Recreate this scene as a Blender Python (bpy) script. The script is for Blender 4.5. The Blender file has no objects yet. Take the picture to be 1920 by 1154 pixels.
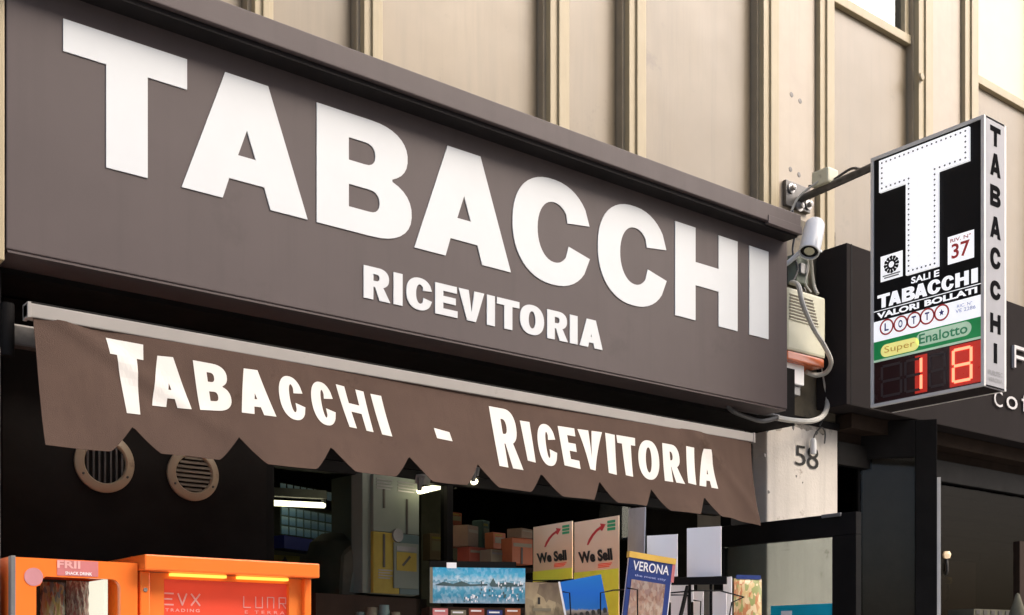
import bpy, bmesh, math, random
from mathutils import Vector, Matrix
from mathutils.geometry import tessellate_polygon
R = math.radians
random.seed(4)
S = bpy.context.scene

# ------------------------------------------------------------------ camera
F = 2178.0                      # focal length in photo pixels (photo 1920 x 1154)
HZ = 1232.0                     # image row of the eye level
CA, SA = .7866, .6174           # camera yaw 38.1 deg to the right of the facade normal
EYE = 1.6
cd = bpy.data.cameras.new('camera'); cam = bpy.data.objects.new('camera', cd)
S.collection.objects.link(cam); S.camera = cam
cam.location = (0, 0, EYE); cam.rotation_euler = (R(90), 0, -math.atan2(SA, CA))
cd.sensor_width = 36; cd.lens = F / 1920 * 36; cd.shift_y = (HZ - 577) / 1920
cd.clip_end = 500
# ------------------------------------------------------------------ light
SUN_EL, SUN_AZ = 42, 36         # azimuth: degrees from -Y (street) towards +X
w = bpy.data.worlds.new('World'); S.world = w; w.use_nodes = True
nt = w.node_tree; bg = nt.nodes['Background']
sky = nt.nodes.new('ShaderNodeTexSky'); sky.sky_type = 'NISHITA'; sky.sun_disc = False
sky.sun_elevation = R(SUN_EL); sky.sun_rotation = R(180 - SUN_AZ)
sky.air_density = .75; sky.dust_density = 5.0; sky.ozone_density = .6
nt.links.new(sky.outputs[0], bg.inputs[0]); bg.inputs[1].default_value = .15
sl = bpy.data.lights.new('sun', 'SUN'); sun = bpy.data.objects.new('sun', sl); S.collection.objects.link(sun)
sl.energy = .62; sl.angle = R(50); sl.color = (1, .95, .87)
sd = Vector((math.sin(R(SUN_AZ)) * math.cos(R(SUN_EL)), -math.cos(R(SUN_AZ)) * math.cos(R(SUN_EL)), math.sin(R(SUN_EL))))
sun.rotation_euler = sd.to_track_quat('Z', 'Y').to_euler()
vs = S.view_settings; S.display_settings.display_device = 'sRGB'
vs.view_transform = 'Standard'; vs.look = 'None'; vs.gamma = 1; vs.use_curve_mapping = False
vs.exposure = 1.4

# ------------------------------------------------------------------ helpers: places
def PY(px, py, Y):              # pixel -> point on the vertical plane y = Y
    u = (px - 960) / F; dx = CA * u + SA; dy = CA - SA * u; t = Y / dy
    return Vector((t * dx, Y, EYE + t * (HZ - py) / F))
def PX(px, py, X):
    u = (px - 960) / F; dx = CA * u + SA; dy = CA - SA * u; t = X / dx
    return Vector((X, t * dy, EYE + t * (HZ - py) / F))
def PD(px, py, D):
    u = (px - 960) / F
    return Vector((D * (CA * u + SA), D * (CA - SA * u), EYE + D * (HZ - py) / F))
def X4(px, Y): return PY(px, 0, Y).x

# ------------------------------------------------------------------ helpers: objects
WP = {}
def tag(o, label=None, cat=None, group=None, kind=None):
    if label: o['label'] = label
    if cat: o['category'] = cat
    if group: o['group'] = group
    if kind: o['kind'] = kind
    return o
def thing(name, loc, label, cat, group=None):
    o = bpy.data.objects.new(name, None); S.collection.objects.link(o)
    o.location = loc; o.empty_display_size = .05
    WP[o.name] = Vector(loc)
    return tag(o, label, cat, group)
class MB:
    def __init__(s): s.v = []; s.f = []
    def add(s, v, f):
        n = len(s.v); s.v += [tuple(p) for p in v]; s.f += [tuple(n + i for i in q) for q in f]; return s
    def ob(s, o, U, V, N, u0, u1, v0, v1, n0, n1):
        o = Vector(o)
        c = [o + U * a + V * b + N * d for d in (n0, n1) for (a, b) in ((u0, v0), (u1, v0), (u1, v1), (u0, v1))]
        return s.add(c, [(3, 2, 1, 0), (4, 5, 6, 7), (0, 1, 5, 4), (1, 2, 6, 5), (2, 3, 7, 6), (3, 0, 4, 7)])
    def box(s, x0, x1, y0, y1, z0, z1):
        return s.ob((0, 0, 0), Vector((1, 0, 0)), Vector((0, 0, 1)), Vector((0, -1, 0)), x0, x1, z0, z1, -y1, -y0)
    def prism(s, pts, d):       # planar loop pts (Vectors) pushed along d
        n = len(pts); v = list(pts) + [p + d for p in pts]
        return s.add(v, [tuple(range(n))[::-1], tuple(range(n, 2 * n))] + [(i, (i + 1) % n, n + (i + 1) % n, n + i) for i in range(n)])
    def tube(s, pts, r, n=8, smooth=True):
        pts = [Vector(p) for p in pts]
        if smooth and len(pts) > 2:
            q = []
            P = [pts[0]] + pts + [pts[-1]]
            for i in range(1, len(P) - 2):
                for k in range(6):
                    t = k / 6; a, b, c, d = P[i - 1:i + 3]
                    q.append(.5 * ((2 * b) + (c - a) * t + (2 * a - 5 * b + 4 * c - d) * t * t + (3 * b - a - 3 * c + d) * t ** 3))
            q.append(pts[-1]); pts = q
        rr = r if hasattr(r, '__len__') else [r] * len(pts)
        rings = []; up = None
        for i, p in enumerate(pts):
            t = (pts[min(i + 1, len(pts) - 1)] - pts[max(i - 1, 0)]).normalized()
            if up is None: up = t.orthogonal().normalized()
            up = (up - t * up.dot(t)).normalized(); b = t.cross(up)
            rings.append([p + (up * math.cos(2 * math.pi * k / n) + b * math.sin(2 * math.pi * k / n)) * rr[i] for k in range(n)])
        v = [q for g in rings for q in g]; m = len(rings)
        f = [(i * n + k, i * n + (k + 1) % n, (i + 1) * n + (k + 1) % n, (i + 1) * n + k) for i in range(m - 1) for k in range(n)]
        f += [tuple(range(n))[::-1], tuple(range((m - 1) * n, m * n))]
        return s.add(v, f)
    def lathe(s, o, axis, prof, n=40):   # prof: (radius, along axis)
        axis = Vector(axis).normalized(); a = axis.orthogonal().normalized(); b = axis.cross(a); o = Vector(o)
        v = [o + axis * h + (a * math.cos(2 * math.pi * k / n) + b * math.sin(2 * math.pi * k / n)) * r for r, h in prof for k in range(n)]
        m = len(prof)
        f = [(i * n + k, i * n + (k + 1) % n, (i + 1) * n + (k + 1) % n, (i + 1) * n + k) for i in range(m - 1) for k in range(n)]
        return s.add(v, f)
    def build(s, name, mat, parent=None, bevel=0, smooth=False, label=None):
        off = WP.get(parent.name, Vector()) if parent else Vector()
        me = bpy.data.meshes.new(name)
        me.from_pydata([tuple(Vector(p) - off) for p in s.v], [], s.f)
        bm = bmesh.new(); bm.from_mesh(me)
        bmesh.ops.recalc_face_normals(bm, faces=bm.faces)
        if bevel: bmesh.ops.bevel(bm, geom=list(bm.edges), offset=bevel, segments=2, profile=.6, affect='EDGES', clamp_overlap=True)
        bm.to_mesh(me); bm.free()
        if smooth:
            for p in me.polygons: p.use_smooth = True
            try: me.set_sharp_from_angle(angle=R(35))
            except Exception: pass
        me.materials.append(mat)
        o = bpy.data.objects.new(name, me); S.collection.objects.link(o)
        if parent: o.parent = parent
        WP[o.name] = off
        if label: o['label'] = label
        return o

# ------------------------------------------------------------------ helpers: materials
def mat(name, col, rough=.5, metal=0, var=.12, vs_=6, bump=0, bs=60, spec=.5, streak=0, dirt=None, dscale=3, dpos=.62, emit=0, coat=0, warp=0):
    m = bpy.data.materials.new(name); m.use_nodes = True
    n = m.node_tree.nodes; l = m.node_tree.links; b = n['Principled BSDF']
    b.inputs['Roughness'].default_value = rough; b.inputs['Metallic'].default_value = metal
    b.inputs['Specular IOR Level'].default_value = spec
    if coat: b.inputs['Coat Weight'].default_value = coat; b.inputs['Coat Roughness'].default_value = .12
    tc = n.new('ShaderNodeTexCoord')
    def noise(sc, det=5, stretch=None, rg=.6):
        x = n.new('ShaderNodeTexNoise'); x.inputs['Scale'].default_value = sc; x.inputs['Detail'].default_value = det
        x.inputs['Roughness'].default_value = rg
        mp = n.new('ShaderNodeMapping'); l.new(tc.outputs['Object'], mp.inputs[0]); l.new(mp.outputs[0], x.inputs['Vector'])
        if stretch: mp.inputs['Scale'].default_value = stretch
        return x
    def mix(fac, a, bcol):
        x = n.new('ShaderNodeMix'); x.data_type = 'RGBA'
        l.new(fac, x.inputs[0])
        for s_, c in ((6, a), (7, bcol)):
            if hasattr(c, 'is_linked'): l.new(c, x.inputs[s_])
            else: x.inputs[s_].default_value = (*c, 1)
        return x.outputs[2]
    def ramp(src, a, c):
        x = n.new('ShaderNodeMapRange'); l.new(src, x.inputs[0]); x.inputs[1].default_value = a; x.inputs[2].default_value = c
        return x.outputs[0]
    nz = noise(vs_)
    out = mix(ramp(nz.outputs[0], .3, .7), [c * (1 - var) for c in col], [min(1, c * (1 + var)) for c in col])
    if streak:
        st = noise(14, 4, (1, 1, .06))
        out = mix(ramp(st.outputs[0], .5, .8), out, [c * (1 - streak) for c in col])
    if dirt:
        dn = noise(dscale, 9, None, .72)
        out = mix(ramp(dn.outputs[0], dpos, dpos + .09), out, dirt)
    l.new(out, b.inputs['Base Color'])
    rn = noise(vs_ * 3)
    mr = n.new('ShaderNodeMapRange'); l.new(rn.outputs[0], mr.inputs[0]); mr.inputs[3].default_value = max(0, rough - .08); mr.inputs[4].default_value = min(1, rough + .08)
    l.new(mr.outputs[0], b.inputs['Roughness'])
    hb = None
    if bump:
        bn = noise(bs, 4); hb = n.new('ShaderNodeBump'); hb.inputs['Strength'].default_value = bump; hb.inputs['Distance'].default_value = .004
        l.new(bn.outputs[0], hb.inputs['Height']); l.new(hb.outputs[0], b.inputs['Normal'])
    if warp:
        bn = noise(1.3, 1); wb = n.new('ShaderNodeBump'); wb.inputs['Strength'].default_value = warp; wb.inputs['Distance'].default_value = .05
        l.new(bn.outputs[0], wb.inputs['Height']); l.new(wb.outputs[0], b.inputs['Normal'])
        if hb: l.new(hb.outputs[0], wb.inputs['Normal'])
    if emit:
        l.new(out, b.inputs['Emission Color']); b.inputs['Emission Strength'].default_value = emit
    return m
def glow(name, col, s):
    m = bpy.data.materials.new(name); m.use_nodes = True; b = m.node_tree.nodes['Principled BSDF']
    b.inputs['Base Color'].default_value = (*[c * .5 for c in col], 1)
    b.inputs['Emission Color'].default_value = (*col, 1); b.inputs['Emission Strength'].default_value = s
    return m
def glass(name, tint=(1, 1, 1), rough=.02, refl=1.0, base=0):
    m = bpy.data.materials.new(name); m.use_nodes = True; n = m.node_tree.nodes; l = m.node_tree.links
    n.remove(n['Principled BSDF']); o = n['Material Output']
    t = n.new('ShaderNodeBsdfTransparent'); t.inputs[0].default_value = (*tint, 1)
    g = n.new('ShaderNodeBsdfGlossy'); g.inputs['Roughness'].default_value = rough
    fr = n.new('ShaderNodeFresnel'); fr.inputs[0].default_value = 1.5
    mu = n.new('ShaderNodeMath'); mu.operation = 'MULTIPLY_ADD'; l.new(fr.outputs[0], mu.inputs[0]); mu.inputs[1].default_value = refl; mu.inputs[2].default_value = base
    mx = n.new('ShaderNodeMixShader'); l.new(mu.outputs[0], mx.inputs[0]); l.new(t.outputs[0], mx.inputs[1]); l.new(g.outputs[0], mx.inputs[2])
    l.new(mx.outputs[0], o.inputs[0]); return m
def printed(name, stops, scale=6, wob=.15, rough=.35, vor=0, cols2=None, mix2=.5, axis=2, stretch=(1, 1, 1)):
    """flat print: colour bands along the height, broken up by noise; optional second patchy palette"""
    m = bpy.data.materials.new(name); m.use_nodes = True; n = m.node_tree.nodes; l = m.node_tree.links; b = n['Principled BSDF']
    b.inputs['Roughness'].default_value = rough
    tc = n.new('ShaderNodeTexCoord'); sp = n.new('ShaderNodeSeparateXYZ'); l.new(tc.outputs['Generated'], sp.inputs[0])
    mp = n.new('ShaderNodeMapping'); mp.inputs['Scale'].default_value = stretch; l.new(tc.outputs['Generated'], mp.inputs[0])
    nz = n.new('ShaderNodeTexNoise'); nz.inputs['Scale'].default_value = scale; nz.inputs['Detail'].default_value = 6; l.new(mp.outputs[0], nz.inputs['Vector'])
    a = n.new('ShaderNodeMath'); a.operation = 'MULTIPLY_ADD'; l.new(nz.outputs[0], a.inputs[0]); a.inputs[1].default_value = wob * 2; a.inputs[2].default_value = -wob
    s_ = n.new('ShaderNodeMath'); l.new(a.outputs[0], s_.inputs[0]); l.new(sp.outputs[axis], s_.inputs[1])
    cr = n.new('ShaderNodeValToRGB'); l.new(s_.outputs[0], cr.inputs[0]); e = cr.color_ramp.elements
    e[0].position = stops[0][0]; e[0].color = (*stops[0][1], 1); e[1].position = stops[-1][0]; e[1].color = (*stops[-1][1], 1)
    for p, c in stops[1:-1]: q = e.new(p); q.color = (*c, 1)
    out = cr.outputs[0]
    if cols2:
        v = n.new('ShaderNodeTexVoronoi'); v.inputs['Scale'].default_value = vor; l.new(mp.outputs[0], v.inputs['Vector'])
        sx = n.new('ShaderNodeSeparateColor'); l.new(v.outputs['Color'], sx.inputs[0])
        c2 = n.new('ShaderNodeValToRGB'); l.new(sx.outputs[0], c2.inputs[0]); c2.color_ramp.interpolation = 'CONSTANT'; e = c2.color_ramp.elements
        k = len(cols2); e[0].color = (*cols2[0], 1); e[1].position = (k - 1) / k; e[1].color = (*cols2[-1], 1)
        for i in range(1, k - 1): q = e.new(i / k); q.color = (*cols2[i], 1)
        mx = n.new('ShaderNodeMix'); mx.data_type = 'RGBA'; mx.inputs[0].default_value = mix2
        l.new(out, mx.inputs[6]); l.new(c2.outputs[0], mx.inputs[7]); out = mx.outputs[2]
    l.new(out, b.inputs['Base Color']); return m

M = {}
M['sign'] = mat('taupe_coated_sheet', (.084, .066, .064), .55, var=.05, vs_=2.5, bump=.05, bs=180, streak=.09, spec=.3, warp=.03, dirt=(.074, .058, .056), dscale=2.2, dpos=.6)
M['sign_shade'] = mat('shaded_taupe_sheet', (.014, .012, .012), .7, spec=.15)  # taupe sheet darkened: shade of the crown's underside put into the colour
M['letter'] = mat('white_vinyl', (.60, .625, .635), .45, var=.02)
M['fabric'] = mat('brown_awning_canvas', (.088, .059, .046), .92, var=.09, vs_=3, bump=.45, bs=420, streak=.10, warp=.25, spec=.04, dirt=(.064, .042, .031), dscale=4, dpos=.6)
M['fabletter'] = mat('white_print_on_canvas', (.60, .575, .53), .7, var=.04, vs_=9)
M['alu'] = mat('grey_aluminium', (.30, .28, .255), .6, metal=.0, var=.06, streak=0, dirt=(.23, .21, .19), dscale=12, dpos=.62)
M['dark'] = mat('black_metal', (.0115, .0108, .0105), .6, var=.2, spec=.05)
M['darkwall'] = mat('dark_wall_and_recess_shade', (.0150, .0135, .0125), .85, var=.2, bump=.1, spec=.05)
for k_, f_ in enumerate((1.0, .90, 1.08)):
    M['panel%d' % k_] = mat('bronze_beige_enamel_panel', (.200 * f_, .156 * f_, .096 * f_), .42, metal=0, var=.10, vs_=1.1 + .4 * k_, spec=.60, streak=.16, warp=.12, dirt=(.14 * f_, .105 * f_, .062), dscale=1.3 + .5 * k_, dpos=.6)
M['fin'] = mat('cream_painted_mullion', (.37, .305, .185), .5, var=.06, vs_=5, streak=.12)
M['fin_side'] = mat('olive_gasket', (.28, .23, .155), .6)
M['pier'] = mat('cream_pier_cladding', (.37, .31, .235), .42, var=.05, streak=.10, spec=.4, dirt=(.40, .32, .24), dscale=5, dpos=.66)
M['plaster'] = mat('cream_plaster', (.60, .56, .50), .85, var=.07, vs_=5, bump=.5, bs=60, streak=.14, dirt=(.30, .26, .21), dscale=6, dpos=.615)
M['stain'] = mat('grimy_plaster', (.36, .33, .28), .9, var=.3, bump=.5, dirt=(.12, .10, .08), dscale=16, dpos=.55)
M['brownpaint'] = mat('grimy_brown_paint', (.13, .11, .075), .7, var=.25, bump=.3, dirt=(.05, .045, .04), dscale=7, dpos=.55)
M['blind'] = mat('pale_yellow_blind', (.80, .74, .50), .7, var=.03)
M['wglass'] = glass('window_glass', (.9, .92, .9), .02, 1.2, .25)
M['sglass'] = glass('shop_glass', (.66, .68, .66), .01, .10, .0)
M['dglass'] = glass('door_glass', (.72, .76, .74), .02, 1.0, .03)
M['nglass'] = glass('neighbour_door_glass', (.7, .69, .66), .05, .10, .01)
M['cafeglass'] = glass('cafe_glass', (.42, .40, .38), .02, .05, .0)
M['charcoal'] = mat('charcoal_fascia_sheet', (.026, .0225, .0220), .8, var=.08, vs_=3, spec=.02)
M['nletter'] = mat('pale_grey_metal_letter', (.45, .43, .42), .4)
M['white'] = mat('white_plastic', (.78, .78, .77), .4, var=.02)
M['whitelit'] = mat('white_lightbox_acrylic', (.82, .82, .83), .3, var=.01, emit=.30)
M['silver'] = mat('silver_frame', (.27, .27, .285), .5, metal=.1, var=.05, streak=.1); M['rim'] = mat('pale_sign_rim', (.62, .61, .58), .4, var=.06)
M['black'] = mat('gloss_black_print', (.010, .010, .011), .45, var=.1, spec=.1)
M['ink'] = mat('matt_black_ink', (.012, .012, .013), .9, spec=.0)
M['red'] = mat('red_print', (.62, .05, .05), .4); M['green'] = mat('green_print', (.02, .36, .10), .35, emit=.05)
M['navy'] = mat('navy_print', (.03, .03, .22), .4); M['paleblue'] = mat('pale_blue_print', (.42, .46, .72), .4)
M['palegreen'] = mat('pale_green_print', (.62, .85, .60), .4, emit=.08); M['yellow'] = mat('yellow_print', (.85, .78, .25), .4, emit=.22)
M['dkgreen'] = mat('dark_green_print', (.05, .38, .16), .4)
M['seg'] = glow('lit_red_segment', (1, .17, .09), 1.25); M['segoff'] = mat('unlit_segment', (.05, .035, .035), .4)
M['dispbg'] = mat('display_window', (.035, .012, .012), .25, var=.1)
M['dispglow'] = mat('red_display_glow', (.35, .02, .012), .3, emit=.35)  # red bloom around the lit digits, put into colour and emission
M['led'] = mat('led_hole', (.12, .12, .13), .4); M['grey'] = mat('grey_metal', (.20, .20, .20), .45, metal=.4, var=.2)
M['steel'] = mat('worn_dark_steel', (.10, .095, .09), .45, metal=.5, var=.35, vs_=20)
M['chrome'] = mat('bolt_steel', (.36, .35, .34), .4, metal=.7)
M['camwhite'] = mat('camera_white', (.60, .62, .64), .3, var=.03)
M['siren'] = mat('yellowed_siren_plastic', (.55, .54, .40), .5, var=.08, dirt=(.40, .39, .28), dscale=9, dpos=.6)
M['orange_lens'] = mat('orange_strobe_lens', (.50, .12, .04), .25)
M['cable'] = mat('grey_cable', (.46, .45, .40), .5, var=.1); M['dkcable'] = mat('dark_cable', (.06, .06, .06), .5)
M['slat2'] = mat('dark_bronze_digit', (.035, .033, .030), .6, spec=.1)
M['ring'] = mat('beige_vent_plastic', (.34, .27, .18), .5, var=.1, dirt=(.2, .15, .1), dscale=14, dpos=.6)
M['slat'] = mat('brown_vent_slat', (.15, .115, .08), .55)
M['orange'] = mat('orange_vending_enamel', (.95, .20, .025), .35, var=.03, vs_=3, coat=.3)
M['orange_in'] = mat('orange_vending_recess', (.90, .22, .03), .4, var=.03)
M['redpanel'] = mat('red_vending_panel', (.74, .075, .035), .35, var=.04, emit=.10)
M['pinktext'] = mat('pink_print', (.85, .45, .42), .4); M['pinkbox'] = mat('pink_sticker', (.62, .20, .20), .45); M['mauve'] = mat('mauve_round_sticker', (.55, .24, .26), .5)
M['strip'] = glow('warm_strip_lamp', (1, .50, .07), .75)
M['intube'] = glow('machine_inner_lamp', (1, .93, .80), .8)
M['tube'] = glow('fluorescent_tube', (1, .90, .60), 2.6)
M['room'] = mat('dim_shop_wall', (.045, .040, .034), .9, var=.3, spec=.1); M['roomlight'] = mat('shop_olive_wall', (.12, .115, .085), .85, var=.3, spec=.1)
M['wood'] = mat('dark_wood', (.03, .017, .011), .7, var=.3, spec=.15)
M['pave'] = mat('grey_pavement', (.38, .36, .33), .85, var=.12, bump=.4); M['road'] = mat('asphalt', (.12, .118, .112), .9, var=.2, bump=.5)
M['opp'] = mat('ochre_render', (.36, .29, .20), .9, var=.1); M['oppwin'] = mat('dark_window', (.03, .035, .04), .1)
M['pale'] = mat('pale_grey_plastic', (.16, .185, .155), .6, var=.08, spec=.2); M['ochre'] = mat('ochre_yellow_print', (.30, .23, .04), .6, var=.2, spec=.2)
M['tealgrey'] = mat('teal_grey_print', (.06, .105, .105), .6, var=.15)
M['bluedeep'] = mat('deep_blue', (.012, .02, .22), .4)
M['tickets'] = printed('blue_ticket_print', [(0, (.10, .22, .42)), (.5, (.14, .30, .50)), (1, (.3, .45, .6))], 9, .3)
M['clear'] = glass('clear_acrylic', (.62, .68, .74), .1, 1.0, .12); M['pocket'] = mat('milky_grey_plastic', (.42, .45, .50), .3, var=.15)
M['pano'] = printed('blue_panorama_print', [(0, (.30, .42, .50)), (.2, (.03, .25, .38)), (.36, (.10, .38, .52)), (.50, (.55, .68, .75)), (.58, (.10, .32, .42)), (.63, (.62, .78, .85)), (.8, (.10, .50, .72)), (1, (.03, .38, .65))], 7, .22, stretch=(2.6, 2.6, 1), vor=11, cols2=[(.02, .16, .26), (.45, .62, .70), (.10, .30, .40), (.65, .72, .75), (.04, .30, .45)], mix2=.22)
M['arena'] = printed('arena_postcard_print', [(0, (.13, .10, .07)), (.1, (.30, .24, .17)), (.18, (.10, .08, .06)), (.26, (.40, .34, .26)), (.36, (.14, .11, .09)), (.42, (.34, .30, .25)), (.45, (.02, .16, .50)), (.7, (.015, .15, .58)), (1, (.02, .20, .60))], 9, .035, stretch=(2, 2, 1))
M['stone'] = printed('stone_balcony_postcard_print', [(0, (.12, .10, .07)), (.3, (.30, .23, .13)), (.5, (.14, .11, .07)), (.6, (.42, .33, .20)), (.85, (.30, .22, .13)), (1, (.20, .14, .09))], 5, .3, vor=3, cols2=[(.45, .35, .2), (.2, .15, .09), (.36, .28, .17), (.07, .05, .04)], mix2=.45, stretch=(1, 1, 1))
M['bookpic'] = printed('old_town_photo_print', [(0, (.22, .10, .07)), (.3, (.42, .22, .14)), (.5, (.50, .38, .28)), (.7, (.33, .18, .13)), (1, (.30, .26, .24))], 8, .35, vor=14, cols2=[(.5, .3, .22), (.25, .14, .1), (.55, .45, .36), (.35, .22, .2)], mix2=.45)
M['pasta'] = printed('pasta_photo_print', [(0, (.30, .32, .12)), (.3, (.50, .38, .20)), (1, (.55, .40, .22))], 6, .3, vor=9, cols2=[(.75, .55, .30), (.55, .16, .06), (.68, .50, .22), (.26, .34, .10), (.85, .68, .42), (.60, .28, .12)], mix2=.75)
M['bookblue'] = mat('blue_book_cover', (.035, .06, .21), .3); M['gold'] = mat('gold_yellow_print', (.80, .50, .10), .4)
M['wesell'] = printed('peach_card_print', [(0, (.95, .60, .30)), (.5, (.92, .58, .34)), (1, (.93, .72, .50))], 2, .15)
M['cardyellow'] = mat('bright_yellow_card', (.95, .84, .07), .4); M['cardblack'] = mat('black_print', (.03, .025, .02), .5)
M['paper'] = mat('white_paper', (.88, .86, .86), .6, var=.015); M['cyan'] = mat('cyan_sticker', (.01, .42, .58), .35)
M['cardboard'] = mat('cardboard', (.19, .125, .075), .7, var=.15); M['redbox'] = mat('red_brown_box', (.26, .05, .025), .6, var=.15); M['creambox'] = mat('cream_box', (.2, .17, .11), .6, var=.1)
M['orangebox'] = mat('orange_brown_package', (.34, .09, .03), .6, var=.25)
M['candy'] = printed('candy_bag_print', [(0, (.7, .12, .08)), (.4, (.9, .8, .6)), (1, (.6, .5, .3))], 6, .35, vor=8, cols2=[(.75, .65, .45), (.6, .1, .08), (.12, .25, .45), (.7, .5, .1), (.8, .78, .7)], mix2=.65)
M['candy2'] = printed('nut_bag_print', [(0, (.6, .55, .45)), (.5, (.5, .2, .18)), (1, (.7, .7, .65))], 8, .4, vor=16, cols2=[(.75, .72, .65), (.5, .12, .12), (.6, .5, .4), (.3, .1, .1)], mix2=.6)
M['warmlamp'] = glow('warm_bulb', (1, .72, .45), .3)
M['reflgrey'] = mat('grey_glass_reflection', (.085, .078, .068), .7, var=.15)  # even grey in place of the reflection in the café door glass
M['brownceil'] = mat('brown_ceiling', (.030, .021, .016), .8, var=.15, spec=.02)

UX, UZ, UY = Vector((1, 0, 0)), Vector((0, 0, 1)), Vector((0, 1, 0))

# ------------------------------------------------------------------ lettering
def arc(cx, cy, rx, ry, a0, a1, n=12, p=2.0):
    o = []
    for i in range(n + 1):
        a = R(a0 + (a1 - a0) * i / n); c, s = math.cos(a), math.sin(a)
        o.append((cx + rx * math.copysign(abs(c) ** (2 / p), c), cy + ry * math.copysign(abs(s) ** (2 / p), s)))
    return o
def glyph(ch, w, h, s, t, lean=0):
    """heavy sans capitals; s = stem width, t = bar thickness"""
    if ch == 'I': L = [[(0, 0), (w, 0), (w, h), (0, h)]]
    elif ch == 'T': c = w / 2; L = [[(c - s / 2, 0), (c + s / 2, 0), (c + s / 2, h - t), (w, h - t), (w, h), (0, h), (0, h - t), (c - s / 2, h - t)]]
    elif ch == 'L': L = [[(0, 0), (w, 0), (w, t), (s, t), (s, h), (0, h)]]
    elif ch == 'H': m = h * .505; L = [[(0, 0), (s, 0), (s, m - t * .53), (w - s, m - t * .53), (w - s, 0), (w, 0), (w, h), (w - s, h), (w - s, m + t * .53), (s, m + t * .53), (s, h), (0, h)]]
    elif ch == 'E': m = h * .51; k = t * .5; L = [[(0, 0), (w, 0), (w, t), (s, t), (s, m - k), (w * .92, m - k), (w * .92, m + k), (s, m + k), (s, h - t), (w * .97, h - t), (w * .97, h), (0, h)]]
    elif ch == 'F': m = h * .50; k = t * .5; L = [[(0, 0), (s, 0), (s, m - k), (w * .9, m - k), (w * .9, m + k), (s, m + k), (s, h - t), (w, h - t), (w, h), (0, h)]]
    elif ch == 'A':
        aw = s * 1.1; fw = s * 1.0; k = (w - aw) / 2 / h; b0, b1 = .17 * h, .17 * h + t
        p = fw + b0 * k * .9
        hw = max(.02 * w, (w / 2 - fw - b1 * k * .95) * .95)
        L = [[(0, 0), (fw, 0), (p, b0), (w - p, b0), (w - fw, 0), (w, 0), ((w + aw) / 2, h), ((w - aw) / 2, h)],
             [(w / 2 - hw, b1), (w / 2, min(h * .86, b1 + hw / k * 1.02)), (w / 2 + hw, b1)]]
    elif ch == 'V':
        aw = s * .95; fw = s * 1.08
        L = [[((w - aw) / 2, 0), ((w + aw) / 2, 0), (w, h), (w - fw, h), (w / 2, h * .30), (fw, h), (0, h)]]
    elif ch == 'O': L = [arc(w / 2, h / 2, w / 2, h / 2 * 1.02, 0, 360, 40, 2.25)[:-1], arc(w / 2, h / 2, w / 2 - s, h / 2 - t * .95, 0, 360, 32, 2.1)[:-1]]
    elif ch == 'C':
        rx = w / 2 * 1.02; o = arc(rx, h / 2, rx, h / 2 * 1.025, 27, 330, 40, 2.25); i = arc(rx + s * .06, h / 2, rx - s * .98, h / 2 - t * .9, 322, 36, 32, 2.1)
        o[0] = (w * .995, h * .66); i[-1] = (w * .995 - s * .98, h * .625)
        o[-1] = (w, h * .335); i[0] = (w - s * .95, h * .40)
        L = [o + i]
    elif ch == 'B':
        ru, rl = w * .40, w * .44
        L = [[(0, 0)] + arc(w - rl, h * .275, rl, h * .275, -90, 62, 14, 2.3) + arc(w * .955 - ru, h * .755, ru, h * .245, -58, 90, 14, 2.3) + [(0, h)]]
        q = (h - 3 * t) / 2
        for y0, xr in ((t, w - s * 1.08), (2 * t + q, w * .955 - s * 1.08)):
            L.append([(s, y0)] + arc(max(s * 1.02, xr - q * .55), y0 + q / 2, min(q * .55, xr - s), q / 2, -90, 90, 10, 2.4) + [(s, y0 + q)])
    elif ch in 'RP':
        r = w * .40; y1 = h * .40; cy = (h + y1) / 2; ry = (h - y1) / 2; xr = w * .95
        bowl = arc(xr - r, cy, r, ry, -90, 90, 16, 2.3)
        q = ry * 2 - 1.82 * t
        inn = [(s, y1 + t * .86)] + arc(xr - s - q * .5, y1 + t * .86 + q / 2, q * .5, q / 2, -90, 90, 10, 2.3) + [(s, y1 + t * .86 + q)]
        leg = [(s, 0), (s, y1), (w * .42, y1), (w - s * 1.12, 0), (w, 0), (w * .74, y1 * 1.02)] if ch == 'R' else [(s, 0), (s, y1)]
        L = [[(0, 0)] + leg + bowl[2:] + [(0, h)], inn]
    else: raise ValueError(ch)
    return L
def tess(L):
    polys = [[Vector((x, y, 0)) for x, y in l] for l in L]
    flat = [p for l in polys for p in l]
    return flat, [tuple(t) for t in tessellate_polygon(polys)], polys
def solid(mb, L, o, U, V, N, n0, n1):
    flat, tris, polys = tess(L); o = Vector(o); P = lambda p, d: o + U * p.x + V * p.y + N * d
    k = len(flat)
    mb.add([P(p, n1) for p in flat], tris)
    i = 0; vs_ = [P(p, n0) for p in flat] + [P(p, n1) for p in flat]; fs = []
    for l in polys:
        m = len(l); fs += [(i + j, i + (j + 1) % m, k + i + (j + 1) % m, k + i + j) for j in range(m)]; i += m
    mb.add(vs_, fs); return mb
def fontmesh(s, bold=0.0, space=1.0):
    c = bpy.data.curves.new('t', 'FONT'); c.body = s; c.offset = bold; c.resolution_u = 3; c.space_character = space
    o = bpy.data.objects.new('t', c); me = bpy.data.meshes.new_from_object(o)
    v = [p.co.copy() for p in me.vertices]; f = [tuple(p.vertices) for p in me.polygons]
    bpy.data.objects.remove(o); bpy.data.meshes.remove(me); bpy.data.curves.remove(c)
    x0 = min(p.x for p in v); y0 = min(p.y for p in v); x1 = max(p.x for p in v); y1 = max(p.y for p in v)
    return [((p.x - x0) / (x1 - x0), (p.y - y0) / (y1 - y0)) for p in v], f
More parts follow.
